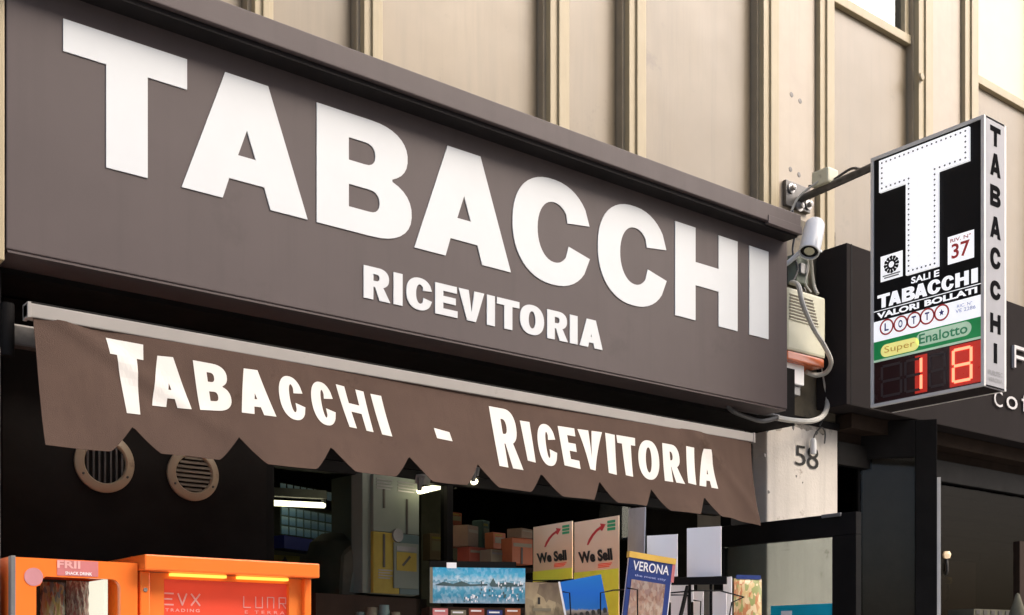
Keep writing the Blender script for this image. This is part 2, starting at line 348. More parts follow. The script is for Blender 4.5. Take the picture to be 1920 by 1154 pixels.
def text(parent, name, s, o, U, V, N, u0, u1, v0, v1, m, bold=.02, n=.002, space=1.0, shear=0):
    v, f = fontmesh(s, bold, space); o = Vector(o)
    mb = MB(); mb.add([o + U * (u0 + a * (u1 - u0) + b * shear * (v1 - v0)) + V * (v0 + b * (v1 - v0)) + N * n for a, b in v], f)
    return mb.build(name, m, parent)
def rect(parent, name, o, U, V, N, u0, u1, v0, v1, n0, n1, m, bevel=0, label=None):
    return MB().ob(o, U, V, N, u0, u1, v0, v1, n0, n1).build(name, m, parent, bevel=bevel, label=label)
def disc(mb, o, U, V, N, cu, cv, r, n0, n1, k=24, r2=None, rv=None):
    q = rv or r
    if r2 is None:
        return solid(mb, [[(cu + r * math.cos(2 * math.pi * i / k), cv + q * math.sin(2 * math.pi * i / k)) for i in range(k)]], o, U, V, N, n0, n1)
    return solid(mb, [[(cu + r * math.cos(2 * math.pi * i / k), cv + q * math.sin(2 * math.pi * i / k)) for i in range(k)],
                      [(cu + r2 * math.cos(2 * math.pi * i / k), cv + r2 * q / r * math.sin(2 * math.pi * i / k)) for i in range(k)]], o, U, V, N, n0, n1)

# ================================================================== GROUND
g = MB().box(-40, 60, -6.5, 9, -.12, 0).build('pavement', M['pave']); tag(g, 'grey stone pavement along the shop fronts', kind='structure')
g = MB().box(-300, 300, -300, 300, -.4, -.125).build('road', M['road']); tag(g, 'dark asphalt street', kind='structure')

# ================================================================== BUILDING
YF, YB = 4.40, 4.48
bld = thing('building', (3, 4.5, 0), 'beige panelled building front with cream vertical mullions above the shops', 'building')
ZTOP = 9.0
ZL = 3.12      # lowest edge of the upper cladding
sillz = PY(1700, 75, YB).z
MB().box(-8, 22, 4.60, 4.9, ZL, ZTOP).build('wall', M['brownpaint'], bld)
fins = [(478, 513), (683, 718), (1032, 1068), (1180, 1212), (1432, 1461), (1538, 1565), (1723, 1750), (1810, 1835)]
fx = [(X4(a, YF), X4(b, YF)) for a, b in fins]
per = fx[6][0] - fx[4][0]
print('FINS', [(round(a, 2), round(b, 2)) for a, b in fx], 'sill', sillz)
wpier = fx[5][0] - fx[4][0]
extra = []
x = fx[7][0]
dwide = fx[6][0] - fx[5][0]; dnar = fx[7][0] - fx[6][0]
for k in range(5):
    x += dwide; extra.append((x, x + .07)); x += dnar; extra.append((x, x + .07))
x = fx[0][0]; left = []
for k in range(2):
    x -= .55; left.append((x, x + .07)); x -= 1.1; left.append((x, x + .07))
allf = sorted(left + fx + extra)
for a, b in allf:
    m = MB(); w_ = b - a
    m.box(a, b, YF, YB + .02, ZL, ZTOP); m.box(a + w_ * .38, a + w_ * .74, YF - .012, YF + .001, ZL, ZTOP)
    m.build('mullion', M['fin'], bld, bevel=.003)
    MB().box(a - .018, a, YB - .045, YB + .02, ZL, ZTOP).build('gasket', M['fin_side'], bld)
piers = {(fx[2][0], fx[3][0]), (fx[4][0], fx[5][0]), (fx[6][0], fx[7][0]), (fx[0][0], fx[1][0])}
for i in range(len(allf) - 1):
    a = allf[i][1]; b = allf[i + 1][0] - .018
    if a > 14: break
    narrow = (b - a) < .62 and a > 1.2
    if (allf[i][0], allf[i + 1][0]) == (fx[4][0], fx[5][0]) or (allf[i][0], allf[i + 1][0]) == (fx[6][0], fx[7][0]):
        p = MB().box(a, b, YF + .028, YB + .03, ZL, ZTOP).build('pier_panel', M['pier'], bld, bevel=.004)
        continue
    if narrow:
        MB().box(a, b, YB, YB + .03, ZL, ZTOP).build('panel', M['panel%d' % (i % 3)], bld, bevel=.006); continue
    MB().box(a, b, YB, YB + .03, ZL, sillz - .05).build('panel', M['panel%d' % (i % 3)], bld, bevel=.006)
    fr = MB().box(a, b, YB - .035, YB + .03, sillz - .047, sillz + .012)
    fr.box(a, a + .05, YB - .02, YB + .03, sillz + .012, ZTOP); fr.box(b - .05, b, YB - .02, YB + .03, sillz + .012, ZTOP)
    fo = fr.build('window_frame', M['fin'], bld, bevel=.004)
    if a < fx[7][0] - .1:
        MB().box(a + .05, b - .05, YB + .012, YB + .018, sillz + .012, ZTOP).build('pane', M['wglass'], fo)
    else:
        MB().box(a + .05, b - .05, YB + .012, YB + .025, sillz + .012, ZTOP).build('blind', M['blind'], fo, label='pale yellow roller blind panel')
# bolt holes left in the pier between the two mullions
for (px, py) in ((1484, 178), (1500, 190), (1482, 318), (1498, 328)):
    p = PY(px, py, YF + .028); pm = MB(); pm.lathe((p.x, YF + .0265, p.z), (0, 1, 0), [(.0, -.001), (.012, -.0005), (.016, .0), (.016, .001)], 10); pm.build('bolt_hole', M['steel'], bld)
pm = MB(); p = PY(1727, 145, YF - .01)
pm.lathe((p.x, YF - .014, p.z), (0, 1, 0), [(0, -.01), (.022, -.008), (.028, .0), (.028, .004)], 14); pm.build('cap', M['fin'], bld, smooth=True)
# plaster pillar with the house number
PXL, PXR = X4(1438, YF), X4(1571, YF)
zb = PY(1500, 791, YF).z
pl = MB().box(PXL, PXR, YF, 4.95, 0, zb)
pl.build('plaster_pillar', M['plaster'], bld, bevel=.012)
MB().box(PXL + .02, PXR - .01, YF + .01, 4.95, zb + .002, ZL + 1.1).build('pillar_cladding', M['brownpaint'], bld)
MB().box(PXL - .02, PXR, YF - .012, YF + .008, zb - .012, zb + .03).build('drip_edge', M['dark'], bld, bevel=.003)
random.seed(9)
ch = MB()
for (px, py, r) in ((1438, 808, .016), (1487, 802, .014), (1531, 812, .016), (1434, 853, .012), (1493, 893, .007), (1441, 923, .011), (1505, 905, .006)):
    p = PY(px, py, YF); n_ = 9
    solid(ch, [[(r * random.uniform(.5, 1.1) * math.cos(2 * math.pi * i / n_), r * random.uniform(.6, 1.4) * math.sin(2 * math.pi * i / n_)) for i in range(n_)]], (p.x, YF, p.z), UX, UZ, -UY, 0, .0015)
ch.build('chipped_spot', M['steel'], bld)
for k, (px, py, rx, rz) in enumerate(((1505, 800, .10, .022), (1540, 806, .05, .034), (1455, 802, .05, .018))):
    p = PY(px, py, YF); n_ = 22
    solid(MB(), [[(rx * random.uniform(.7, 1.1) * math.cos(2 * math.pi * i / n_), rz * random.uniform(.5, 1.25) * math.sin(2 * math.pi * i / n_)) for i in range(n_)]], (p.x, YF, p.z), UX, UZ, -UY, 0, .0012).build('grey_stain', M['stain'], bld)
# left pilaster
MB().box(-3, X4(9, 4.0) , 4.0, 4.6, PY(5, 488, 4.0).z, ZTOP).build('pilaster', M['fin'], bld, bevel=.004)
MB().box(-3, X4(4, 4.0), 4.02, 4.6, 0, PY(2, 650, 4.02).z).build('pilaster_base', M['plaster'], bld, bevel=.006)
MB().box(-3, X4(2, 4.1), 4.1, 4.6, PY(2, 650, 4.02).z, PY(5, 488, 4.0).z - .004).build('dark_band', M['darkwall'], bld)

# ================================================================== MAIN SIGN
YS = 4.0
xl, xr = X4(12, YS), X4(1476, YS)
zb_s = (PY(15, 470, YS).z + PY(1475, 765, YS).z) / 2
YC = 3.89
zc0 = PY(817, 192, YC).z; zc1 = PY(817, 150, YC).z
print('SIGN', xl, xr, zb_s, zc0, zc1, PY(1475, 427, YC).z, PY(1500, 400, YC).z)
sg = thing('shop_sign', ((xl + xr) / 2, YS, zb_s), 'long taupe fascia sign reading TABACCHI RICEVITORIA in white capitals', 'shop sign')
MB().box(xl, xr, YS, YF - .005, zb_s, zc0 + .02).build('sign_box', M['sign'], sg, bevel=.004)
crx = X4(1502, YC)
c = MB().box(xl - .02, crx, YC, YF - .005, zc0, zc1)
c.build('crown', M['sign'], sg, bevel=.004)
c = MB().box(xl, crx - .004, YC + .02, YS - .0005, zc0 - .022, zc0 - .002).build('crown_shade', M['sign_shade'], sg)  # near-black sheet carrying the shade under the crown
MB().box(xl + .005, xr - .005, YS + .004, YS + .15, zb_s - .010, zb_s - .002).build('soffit_strip', M['sign'], sg)
# a joint where the crown was repaired at its right end
jx = X4(1440, YC)
MB().box(jx, crx + .003, YC - .004, YC + .05, zc0 - .012, zc0 + .03).build('crown_patch', M['sign'], sg, bevel=.002)
zt_l, zb_l = 3.0, 3.0
ztop = (PY(118, 40, YS).z + PY(418, 140, YS).z + PY(1440, 467, YS).z) / 3
zbot = (PY(200, 318, YS).z + PY(957, 514, YS).z + PY(1440, 633, YS).z) / 3
print('LETTERS', [round(PY(*q, YS).z, 3) for q in ((118, 40), (418, 140), (835, 281), (1265, 421), (1440, 467))], [round(PY(*q, YS).z, 3) for q in ((200, 318), (576, 413), (957, 514), (1265, 597), (1440, 633))])
big = [('T', 118, 350), ('A', 340, 576), ('B', 593, 771), ('A', 776, 957), ('C', 960, 1105), ('C', 1120, 1249), ('H', 1265, 1382), ('I', 1404, 1440)]
for ch_, a, b in big:
    x0, x1 = X4(a, YS), X4(b, YS); wd = x1 - x0; hh = ztop - zbot
    s = {'T': wd * .335, 'A': wd * .31, 'B': wd * .325, 'C': wd * .30, 'H': wd * .315, 'I': wd}[ch_]
    t = {'T': hh * .235, 'A': hh * .20, 'B': hh * .205, 'C': hh * .23, 'H': hh * .235, 'I': 0}[ch_]
    solid(MB(), glyph(ch_, wd, hh, s, t), (x0, YS, zbot), UX, UZ, -UY, -.001, .004).build('letter_' + ch_.lower(), M['letter'], sg)
small = [('R', 681, 731), ('I', 737, 754), ('C', 761, 809), ('E', 815, 857), ('V', 859, 907), ('I', 912, 927), ('T', 931, 973), ('O', 974, 1019), ('R', 1025, 1064), ('I', 1067.5, 1082), ('A', 1086, 1129)]
z1 = (PY(681, 499, YS).z + PY(1105, 598, YS).z) / 2; z0 = (PY(681, 561, YS).z + PY(1129, 655, YS).z) / 2
print('SMALL', z0, z1, PY(1129, 655, YS).z)
for ch_, a, b in small:
    x0, x1 = X4(a, YS), X4(b, YS); wd = x1 - x0; hh = z1 - z0
    solid(MB(), glyph(ch_, wd, hh, wd if ch_ == 'I' else min(.052, wd * .36), hh * .215), (x0, YS, z0), UX, UZ, -UY, -.001, .004).build('letter_' + ch_.lower(), M['letter'], sg)
# cavity behind the awning, under the sign; its shade is put into the near-black colour
cv = MB().box(xl - .02, PXL, 4.20, 4.56, zb_s - .02, zb_s + .3)
cv.build('awning_recess', M['darkwall'], bld)
MB().box(xl - .3, PXL - .01, 4.50, 4.6, 2.465, zb_s - .02).build('lintel', M['darkwall'], bld)

# ================================================================== AWNING
YA = 3.97
zbar = (PY(300, 622, YA).z + PY(1100, 772, YA).z) / 2
bx0, bx1 = X4(48, YA), X4(1410, YA)
aw = thing('awning', ((bx0 + bx1) / 2, YA, zbar), 'brown canvas awning with scalloped edge reading Tabacchi - Ricevitoria', 'awning')
print('BAR', zbar, [round(PY(*q, YA).z, 3) for q in ((48, 580), (700, 697), (1410, 817))])
BH = .046
MB().box(bx0, bx1, YA - .02, YA + .03, zbar - BH / 2, zbar + BH / 2).build('front_bar', M['alu'], aw, bevel=.004)
MB().box(bx0 + .02, bx1 - .02, YA + .032, YA + .075, zbar - .005, zbar + .045).build('cassette', M['dark'], aw, bevel=.004)
MB().box(bx0, bx0 + .012, YA - .023, YA + .034, zbar - BH / 2 - .003, zbar + BH / 2 + .003).build('end_cap', M['alu'], aw, bevel=.002)
MB().box(bx1 - .012, bx1, YA - .023, YA + .034, zbar - BH / 2 - .003, zbar + BH / 2 + .003).build('end_cap', M['alu'], aw, bevel=.002)
fx0 = X4(60, YA); fx1 = X4(1404, YA)
ztf = zbar - BH / 2 + .006
zfb = 2.245
HF = None
tips = [X4(q, 3.80) for q in (262, 458, 631, 775, 905, 1025, 1135, 1233, 1330)]
print('TIPS', [round(q, 3) for q in tips], 'fab', fx0, fx1, ztf, [round(PY(*q, 3.8).z, 3) for q in ((100, 834), (360, 848), (690, 877), (850, 907), (1000, 930), (1180, 958), (1380, 976))], [round(PY(*q, 3.8).z, 3) for q in ((262, 797), (631, 830), (905, 883), (1233, 930))])
def tilt(X):
    k = max(0, (X - (fx1 - .55)) / .55)
    j = max(0, min(1, (X - fx0) / .9)); return .185 * (1 - .72 * k * k) * (.70 + .30 * j)
def zbase(X): return 2.277 + .022 * math.sin(math.pi * (X - fx0) / (fx1 - fx0)) + .008 * math.exp(-((X - fx1) / .2) ** 2) - .010 * (X - fx0) / (fx1 - fx0)
def notch(X):
    d = 0
    for i, tx in enumerate(tips):
        q = abs(X - tx) / .083
        if q < 1: d = max(d, (1 - q) ** 1.18)
    return d * .094
def fab(X, z):
    v = (ztf - z) / (ztf - 2.25); v = max(0, min(1.1, v))
    y = YA - .012 - tilt(X) * (.75 * v + .25 * v * v)
    y += .007 * v * math.sin(8.5 * X + 1.3) + .004 * v * math.sin(21 * X + 2 * v) + .011 * v * v * math.sin(17.1 * (X - tips[0]) + 1.57)
    y += .019 * v * v * v * math.sin(17.1 * (X - tips[0]) - 1.9 + .6 * math.sin(3.1 * X)) + .006 * (1 - v) * math.sin(2.6 * X + 5 * v)
    y -= .016 * math.exp(-((X - fx0 - .10 - .75 * v) / .07) ** 2) * max(0, 1 - 1.1 * v) + .009 * math.exp(-((X - fx1 + .45 - .5 * v) / .06) ** 2)
    y += .010 * math.exp(-((X - fx0 - .15 - .5 * v) / .10) ** 2) * (1 - v)
    return Vector((X, y, z))
NX, NZ = 340, 26
m = MB(); vv = []
for i in range(NX + 1):
    X = fx0 + (fx1 - fx0) * i / NX; zb_ = zbase(X) + notch(X) + .004 * math.sin(9 * X)
    for j in range(NZ + 1):
        z = ztf + (zb_ - ztf) * j / NZ
        p = fab(X, z)
        vv.append(p)
ff = [(i * (NZ + 1) + j, (i + 1) * (NZ + 1) + j, (i + 1) * (NZ + 1) + j + 1, i * (NZ + 1) + j + 1) for i in range(NX) for j in range(NZ)]
nv = len(vv); back = [p + Vector((0, .003, 0)) for p in vv]
bf = [tuple(nv + q for q in f[::-1]) for f in ff]
edge = [i * (NZ + 1) + NZ for i in range(NX + 1)]; rim = [(edge[i], edge[i + 1], nv + edge[i + 1], nv + edge[i]) for i in range(NX)]
rim += [(j, j + 1, nv + j + 1, nv + j) for j in range(NZ)] + [(NX * (NZ + 1) + j + 1, NX * (NZ + 1) + j, nv + NX * (NZ + 1) + j, nv + NX * (NZ + 1) + j + 1) for j in range(NZ)]
m.add(vv + back, ff + bf + rim); m.build('valance', M['fabric'], aw, smooth=True)
def awning_letter(ch_, quad, s, t):
    """quad: pixel corners bl, br, tl, tr of the printed letter; traced on the cloth plane"""
    bl, br, tl, tr = [solve_fab(*q) for q in quad]
    L = glyph(ch_, 1, 1, s, t); flat, tris, _ = tess(L)
    bm = bmesh.new(); vs2 = [bm.verts.new(p) for p in flat]
    for t3 in tris:
        try: bm.faces.new([vs2[i] for i in t3])
        except ValueError: pass
    for _ in range(3):
        es = [e for e in bm.edges if e.calc_length() > .16]
        if not es: break
        bmesh.ops.subdivide_edges(bm, edges=es, cuts=1); bmesh.ops.triangulate(bm, faces=bm.faces)
    idx = {v: i for i, v in enumerate(bm.verts)}; out = []
    for v in bm.verts:
        a, b = v.co.x, v.co.y
        X = (bl[0] * (1 - a) + br[0] * a) * (1 - b) + (tl[0] * (1 - a) + tr[0] * a) * b
        Z = (bl[1] * (1 - a) + br[1] * a) * (1 - b) + (tl[1] * (1 - a) + tr[1] * a) * b
        out.append(fab(X, Z) + Vector((0, -.0022, 0)))
    fs = [tuple(idx[v] for v in f.verts) for f in bm.faces]; bm.free()
    MB().add(out, fs).build('letter_' + (ch_.lower() if ch_ != '-' else 'dash'), M['fabletter'], aw)
def solve_fab(px, py):
    Y = 3.9
    for _ in range(12):
        p = PY(px, py, Y); Y = fab(p.x, p.z).y
    return (p.x, p.z)
# letter: corners in photo pixels (bottom-left, bottom-right, top-left, top-right), stem and bar as shares
AL = [('T', (229, 774), (271, 779), (198, 634), (268, 647), .60, .22),
      ('A', (285, 761), (359, 768), (288, 667), (330, 671), None, None),
      ('B', (375, 769), (437, 772), (361, 676), (425, 688), .36, .2),
      ('A', (453, 774), (518, 782), (454, 691), (484, 695), None, None),
      ('C', (530, 783), (578, 791), (518, 702), (562, 712), .40, .19),
      ('C', (592, 794), (635, 800), (578, 713), (619, 722), .42, .19),
      ('H', (655, 801), (700, 811), (629, 721), (681, 735), .30, .19),
      ('I', (716, 815), (735, 819), (694, 739), (714, 743), 1, 0),
      ('I', (819, 822), (848, 828), (813, 803), (842, 811), 1, 0),
      ('R', (936, 874), (981, 882), (916, 762), (965, 771), .38, .19),
      ('I', (989, 864), (1004, 868), (974, 789), (992, 792), 1, 0),
      ('C', (1013, 870), (1048, 876), (1003, 794), (1037, 799), .42, .2),
      ('E', (1058, 873), (1088, 880), (1045, 799), (1077, 804), .48, .2),
      ('V', (1098, 878), (1124, 885), (1082, 805), (1128, 811), .40, .2),
      ('I', (1141, 887), (1156, 891), (1134, 812), (1152, 816), 1, 0),
      ('T', (1166, 890), (1193, 896), (1155, 816), (1190, 822), .50, .2),
      ('O', (1199, 896), (1238, 902), (1195, 824), (1234, 830), .36, .18),
      ('R', (1246, 902), (1284, 908), (1241, 831), (1272, 837), .40, .2),
      ('I', (1290, 906), (1305, 910), (1286, 837), (1301, 840), 1, 0),
      ('A', (1311, 911), (1346, 917), (1315, 842), (1334, 844), None, None)]
for ch_, bl, br, tl, tr, s, t in AL:
    if ch_ == 'A':              # corners give the feet and the narrow apex; widen to the glyph's own box
        wb, wt = br[0] - bl[0], tr[0] - tl[0]
        cb = (br[0] + bl[0]) / 2; ct = (tr[0] + tl[0]) / 2
        sl_t = ((tr[1] - tl[1]) / wt); tl = (ct - wb / 2, tl[1] - sl_t * (wb - wt) / 2); tr = (ct + wb / 2, tr[1] + sl_t * (wb - wt) / 2)
        s, t = .36, .17
    awning_letter(ch_, (bl, br, tl, tr), s, t)
# left arm and wall bracket
p = PY(45, 630, 4.15)
a_ = MB().box(X4(6, 4.15), X4(70, 4.15), 4.12, 4.17, p.z - .045, p.z + .03); a_.build('arm', M['steel'], aw, bevel=.008)
a_ = MB(); a_.tube([(X4(14, 4.1), 4.1, p.z - .09), (X4(14, 4.1), 4.1, p.z + .085)], .022, 12, False); a_.box(X4(2, 4.1), X4(14, 4.1), 4.09, 4.3, p.z - .06, p.z + .06)
a_.build('wall_bracket', M['dark'], aw, smooth=True)

# ================================================================== DARK WALL AND VENTS
YW = 4.44
wx1 = X4(500, YW)
MB().box(X4(4, YW), wx1, YW, 4.6, 0, zb_s - .03).build('dark_wall', M['darkwall'], bld, bevel=.004)
for (px, py, ori, lab) in ((197, 868, 'v', 'round beige wall vent with upright slats, the left of the pair'), (363, 889, 'h', 'round beige wall vent with level louvre slats, the right of the pair')):
    r = .1135 if ori == 'v' else .107
    c0 = PY(px, py, YW - .01)
    t = thing('wall_vent', (c0.x, YW, c0.z), lab, 'vent', 'round vents on the dark wall')
    o = (c0.x, YW, c0.z)
    MB().lathe(o, (0, -1, 0), [(r, 0), (r, .010), (r - .008, .016), (r * .74, .020), (r * .69, .014), (r * .69, .0)], 48).build('ring', M['ring'], t, smooth=True)
    MB().lathe(o, (0, -1, 0), [(0, .002), (r * .69, .002)], 40).build('duct', M['darkwall'], t)
    k = 8 if ori == 'h' else 7
    for i in range(k):
        q = (-1 + 2 * (i + .5) / k) * r * .67; L_ = math.sqrt(max(0, (r * .68) ** 2 - q * q))
        mm = MB()
        if ori == 'h': mm.prism([Vector((c0.x - L_, YW - .004, c0.z + q + .006)), Vector((c0.x - L_, YW - .007, c0.z + q + .007)), Vector((c0.x - L_, YW - .016, c0.z + q - .006)), Vector((c0.x - L_, YW - .013, c0.z + q - .007))], Vector((2 * L_, 0, 0)))
        else: mm.box(c0.x + q - .0035, c0.x + q + .0035, YW - .012, YW - .003, c0.z - L_, c0.z + L_)
        mm.build('slat', M['slat'] if ori == 'h' else M['steel'], t)
    mm = MB()
    for a in (90, 210, 330): mm.lathe((c0.x + math.cos(R(a)) * r * .85, YW - .018, c0.z + math.sin(R(a)) * r * .85), (0, -1, 0), [(.005, 0), (.004, .003), (0, .003)], 10)
    mm.build('screw', M['steel'], t)

# ================================================================== SHOP ROOM
RX0, RX1, RY1, RZ = wx1 + .01, PXL + .1, 8.6, 2.95
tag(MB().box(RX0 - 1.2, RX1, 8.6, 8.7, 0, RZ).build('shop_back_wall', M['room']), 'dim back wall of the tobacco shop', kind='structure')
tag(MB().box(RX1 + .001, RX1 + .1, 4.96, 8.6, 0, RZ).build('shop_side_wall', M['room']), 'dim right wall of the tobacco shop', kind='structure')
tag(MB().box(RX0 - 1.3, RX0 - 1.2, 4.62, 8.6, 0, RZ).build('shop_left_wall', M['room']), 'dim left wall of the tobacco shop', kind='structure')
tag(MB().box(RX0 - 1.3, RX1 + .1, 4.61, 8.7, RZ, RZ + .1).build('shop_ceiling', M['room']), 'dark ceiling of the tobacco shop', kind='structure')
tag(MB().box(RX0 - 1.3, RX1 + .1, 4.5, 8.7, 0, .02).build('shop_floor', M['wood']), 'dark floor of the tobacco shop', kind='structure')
YG = 4.52
dxh = 5.07 - .02
sw_ = thing('shop_window', ((RX0 + dxh) / 2, YG, .4), 'large dark framed shop window under the brown awning', 'shop window')
gx1 = X4(1190, YG)
fr = MB().box(RX0, dxh, YG - .03, YG + .03, 2.41, 2.46).box(RX0, RX0 + .05, YG - .03, YG + .03, 0, 2.41).box(gx1, gx1 + .06, YG - .03, YG + .03, 0, 2.41).box(RX0 + .05, gx1, YG - .03, YG + .03, 0, .5)
fr.build('frame', M['dark'], sw_, bevel=.003)
fr = MB().box(X4(832, YG), X4(832, YG) + .035, YG - .028, YG + .028, .5, 2.41).build('frame_post', M['dark'], sw_, bevel=.003)
MB().box(RX0 + .05, X4(832, YG), YG - .003, YG + .003, .5, 2.41).build('glass', M['sglass'], sw_)
MB().box(X4(832, YG) + .035, gx1, YG - .003, YG + .003, .5, 2.41).build('glass', M['sglass'], sw_)

def frame3(xa, ytl, ybl, Da, xb, Db, roll=0, y_mid=None):
    A = PD(xa, ybl, Da); T = PD(xa, ytl, Da); B = PD(xb, 600, Db)
    U = Vector((B.x - A.x, B.y - A.y, 0)); w = U.length; U.normalize(); V = UZ.copy(); N = U.cross(V)
    if roll:
        Rm = Matrix.Rotation(R(roll), 3, N); U = Rm @ U; V = Rm @ V
    return A, U, V, N, w, T.z - A.z
def card(name, fr, m, label, cat, th=.004, group=None, extra=None):
    A, U, V, N, w, h = fr
    t = thing(name, A, label, cat, group)
    MB().ob(A, U, V, N, 0, w, 0, h, -th, 0).build('board', m, t)
    if extra: extra(t, A, U, V, N, w, h)
    return t

# ---- fluorescent tubes
for (a, b, Da, Db, lab) in (((503, 943), (607, 948), 5.35, 5.65, 'level fluorescent tube above the blue ticket display'),
                            ((787, 921), (830, 912), 5.2, 6.0, 'slanting fluorescent tube right of the tall cigarette display'),
                            ((888, 904), (917, 894), 5.5, 6.4, 'short fluorescent tube seen in a notch of the awning')):
    A, B = PD(*a, Da), PD(*b, Db)
    t = thing('tube_lamp', (A + B) / 2, lab, 'lamp', 'fluorescent tubes in the shop')
    MB().tube([A, B], .014, 10, False).build('tube', M['tube'], t, smooth=True)
    MB().tube([A + Vector((0, 0, .05)), B + Vector((0, 0, .05))], .028, 4, False).build('housing', M['grey'], t)
    for q in (A, B): MB().tube([q, q + Vector((0, 0, .06))], .012, 6, False).build('holder', M['grey'], t)
# ---- blue scratch ticket display on the back wall
def tick(t, A, U, V, N, w, h):
    for i in range(7):
        for j in range(3):
            rect(t, 'ticket', A, U, V, N, w * (i + .08) / 7, w * (i + .86) / 7, h * (j + .06) / 3, h * (j + .88) / 3, .001, .005, M['tickets'])
f_ = frame3(526, 948, 1002, 5.6, 622, 5.95)
card('ticket_display', f_, M['tealgrey'], 'pale blue rack of small tickets under the level tube lamp', 'ticket display', extra=tick)
f_ = frame3(533, 1004, 1028, 5.55, 620, 5.9); card('shelf_box', f_, M['bluedeep'], 'deep blue strip below the pale blue ticket rack', 'box', th=.1)
def lab_strip(t, A, U, V, N, w, h):
    for i in range(14):
        rect(t, 'price_label', A, U, V, N, w * (i + .1) / 14, w * (i + .85) / 14, h * .15, h * .9, .001, .004, M['tickets'])
f_ = frame3(524, 904, 926, 5.7, 690, 6.3); card('shelf', f_, M['dark'], 'dark shelf edge with a row of small blue labels below the awning', 'shelf', th=.2, extra=lab_strip)
f_ = frame3(500, 930, 1154, 6.8, 690, 7.4); card('cupboard', f_, M['roomlight'], 'dim olive cupboard behind the blue ticket rack', 'cupboard', th=.4)
f_ = frame3(505, 1040, 1060, 5.2, 562, 5.3)
def tri(t, A, U, V, N, w, h):
    solid(MB(), [[(w * .35, h * .15), (w * .5, h * .9), (w * .65, h * .15)]], A, U, V, N, .001, .003).build('symbol', M['cardblack'], t)
card('warning_notice', f_, M['ochre'], 'small yellow notice behind the orange vending machine', 'notice', extra=tri)
# ---- tall cigarette display unit
f_ = frame3(700, 888, 1112, 5.15, 786, 5.35)
A, U, V, N, w_, h_ = f_
t = thing('tall_display', A, 'tall pale and ochre vending display with slots and a framed card', 'display unit')
rect(t, 'upper_front', A, U, V, N, 0, w_, h_ * .52, h_, -.02, 0, M['pale'], .004)
rect(t, 'lower_front', A, U, V, N, 0, w_ * .56, 0, h_ * .518, -.02, 0, M['ochre'], .004)
rect(t, 'lower_right_front', A, U, V, N, w_ * .565, w_, 0, h_ * .518, -.02, 0, M['tealgrey'], .004)
MB().ob(A, U, V, N, -.004, w_ + .004, -.004, h_ + .004, -.24, -.021).build('body', M['pale'], t, bevel=.01)
S_ = PD(668, 900, 5.35)
MB().prism([A - N * .02, A - N * .24 + Vector((0, 0, 0)), A - N * .24 + UZ * h_ * .99, A - N * .02 + UZ * h_], -U * .045).build('side_panel', M['pale'], t)
for (a, b, c, d) in ((.20, .24, .72, .88), (.70, .74, .52, .82), (.20, .24, .22, .50)): rect(t, 'slot', A, U, V, N, w_ * a, w_ * b, h_ * c, h_ * d, .001, .004, M['cardblack'])
for (a, b) in ((.06, .4), (.52, .92)):
    for k in range(4): rect(t, 'text_line', A, U, V, N, w_ * a, w_ * (b - .04 * (k % 2)), h_ * (.965 - .025 * k), h_ * (.953 - .025 * k), .001, .003, M['grey'])
mb = MB(); disc(mb, A, U, V, N, w_ * .50, h_ * .50, .030, .001, .012); mb.build('round_lock', M['grey'], t)
rect(t, 'framed_card', A, U, V, N, w_ * .42, w_ * .96, h_ * .05, h_ * .44, .001, .008, M['pale'], .002)
rect(t, 'card_header', A, U, V, N, w_ * .47, w_ * .91, h_ * .37, h_ * .41, .0085, .010, M['grey'])
rect(t, 'card_picture', A, U, V, N, w_ * .47, w_ * .91, h_ * .20, h_ * .36, .0085, .010, M['ochre'])
solid(MB(), [[(w_ * .58, h_ * .25), (w_ * .62, h_ * .24), (w_ * .78, h_ * .32), (w_ * .75, h_ * .335)]], A, U, V, N, .0102, .0115).build('cigar_picture', M['cardblack'], t)
for k in range(4): rect(t, 'text_line', A, U, V, N, w_ * .10, w_ * (.4 - .05 * (k % 2)), h_ * (.20 - .022 * k), h_ * (.192 - .022 * k), .001, .003, M['grey'])
# pale sack / gumball style bin left of it
q = PD(635, 1122, 5.3)
t = thing('floor_bin', (q.x, q.y, q.z), 'tall dim olive plastic bin with rounded top behind the vending machine', 'bin')
MB().lathe(q, (0, 0, 1), [(.0, -.5), (.15, -.5), (.155, 0), (.15, .18), (.13, .25), (.08, .29), (0, .30)], 28).build('body', M['roomlight'], t, smooth=True)
mb = MB(); solid(mb, [[(-.012, 0), (.03, 0), (.02, .05), (.012, .11), (.0, .07)]], q + Vector((-.02, -.152, .02)), UX, UZ, -UY, 0, .003); mb.build('printed_mark', M['pale'], t)
f_ = frame3(592, 1112, 1300, 4.9, 800, 5.45); card('counter', f_, M['wood'], 'dark shop counter below the tall ochre display', 'counter', th=.5)
# dim bottles row on counter front
for k, (px, r, hh) in enumerate(((676, .022, .10), (698, .026, .12), (720, .024, .13), (742, .02, .10))):
    q = PD(px, 1192, 4.95)
    o = MB().lathe(q, (0, 0, 1), [(0, 0), (r, 0), (r, hh * .8), (r * .9, hh * .86), (r * .9, hh), (0, hh)], 14).build('jar', M['roomlight'] if k % 2 else M['tealgrey'], None, smooth=True)
    tag(o, ['small dim olive jar', 'leftmost dim teal jar', 'tall dim olive jar', 'plain dim teal jar'][(k + 1) % 4] + ' in front of the dark counter, jar %s from its left end' % ['first', 'second', 'third', 'fourth'][k], 'jar', 'jars by the counter')
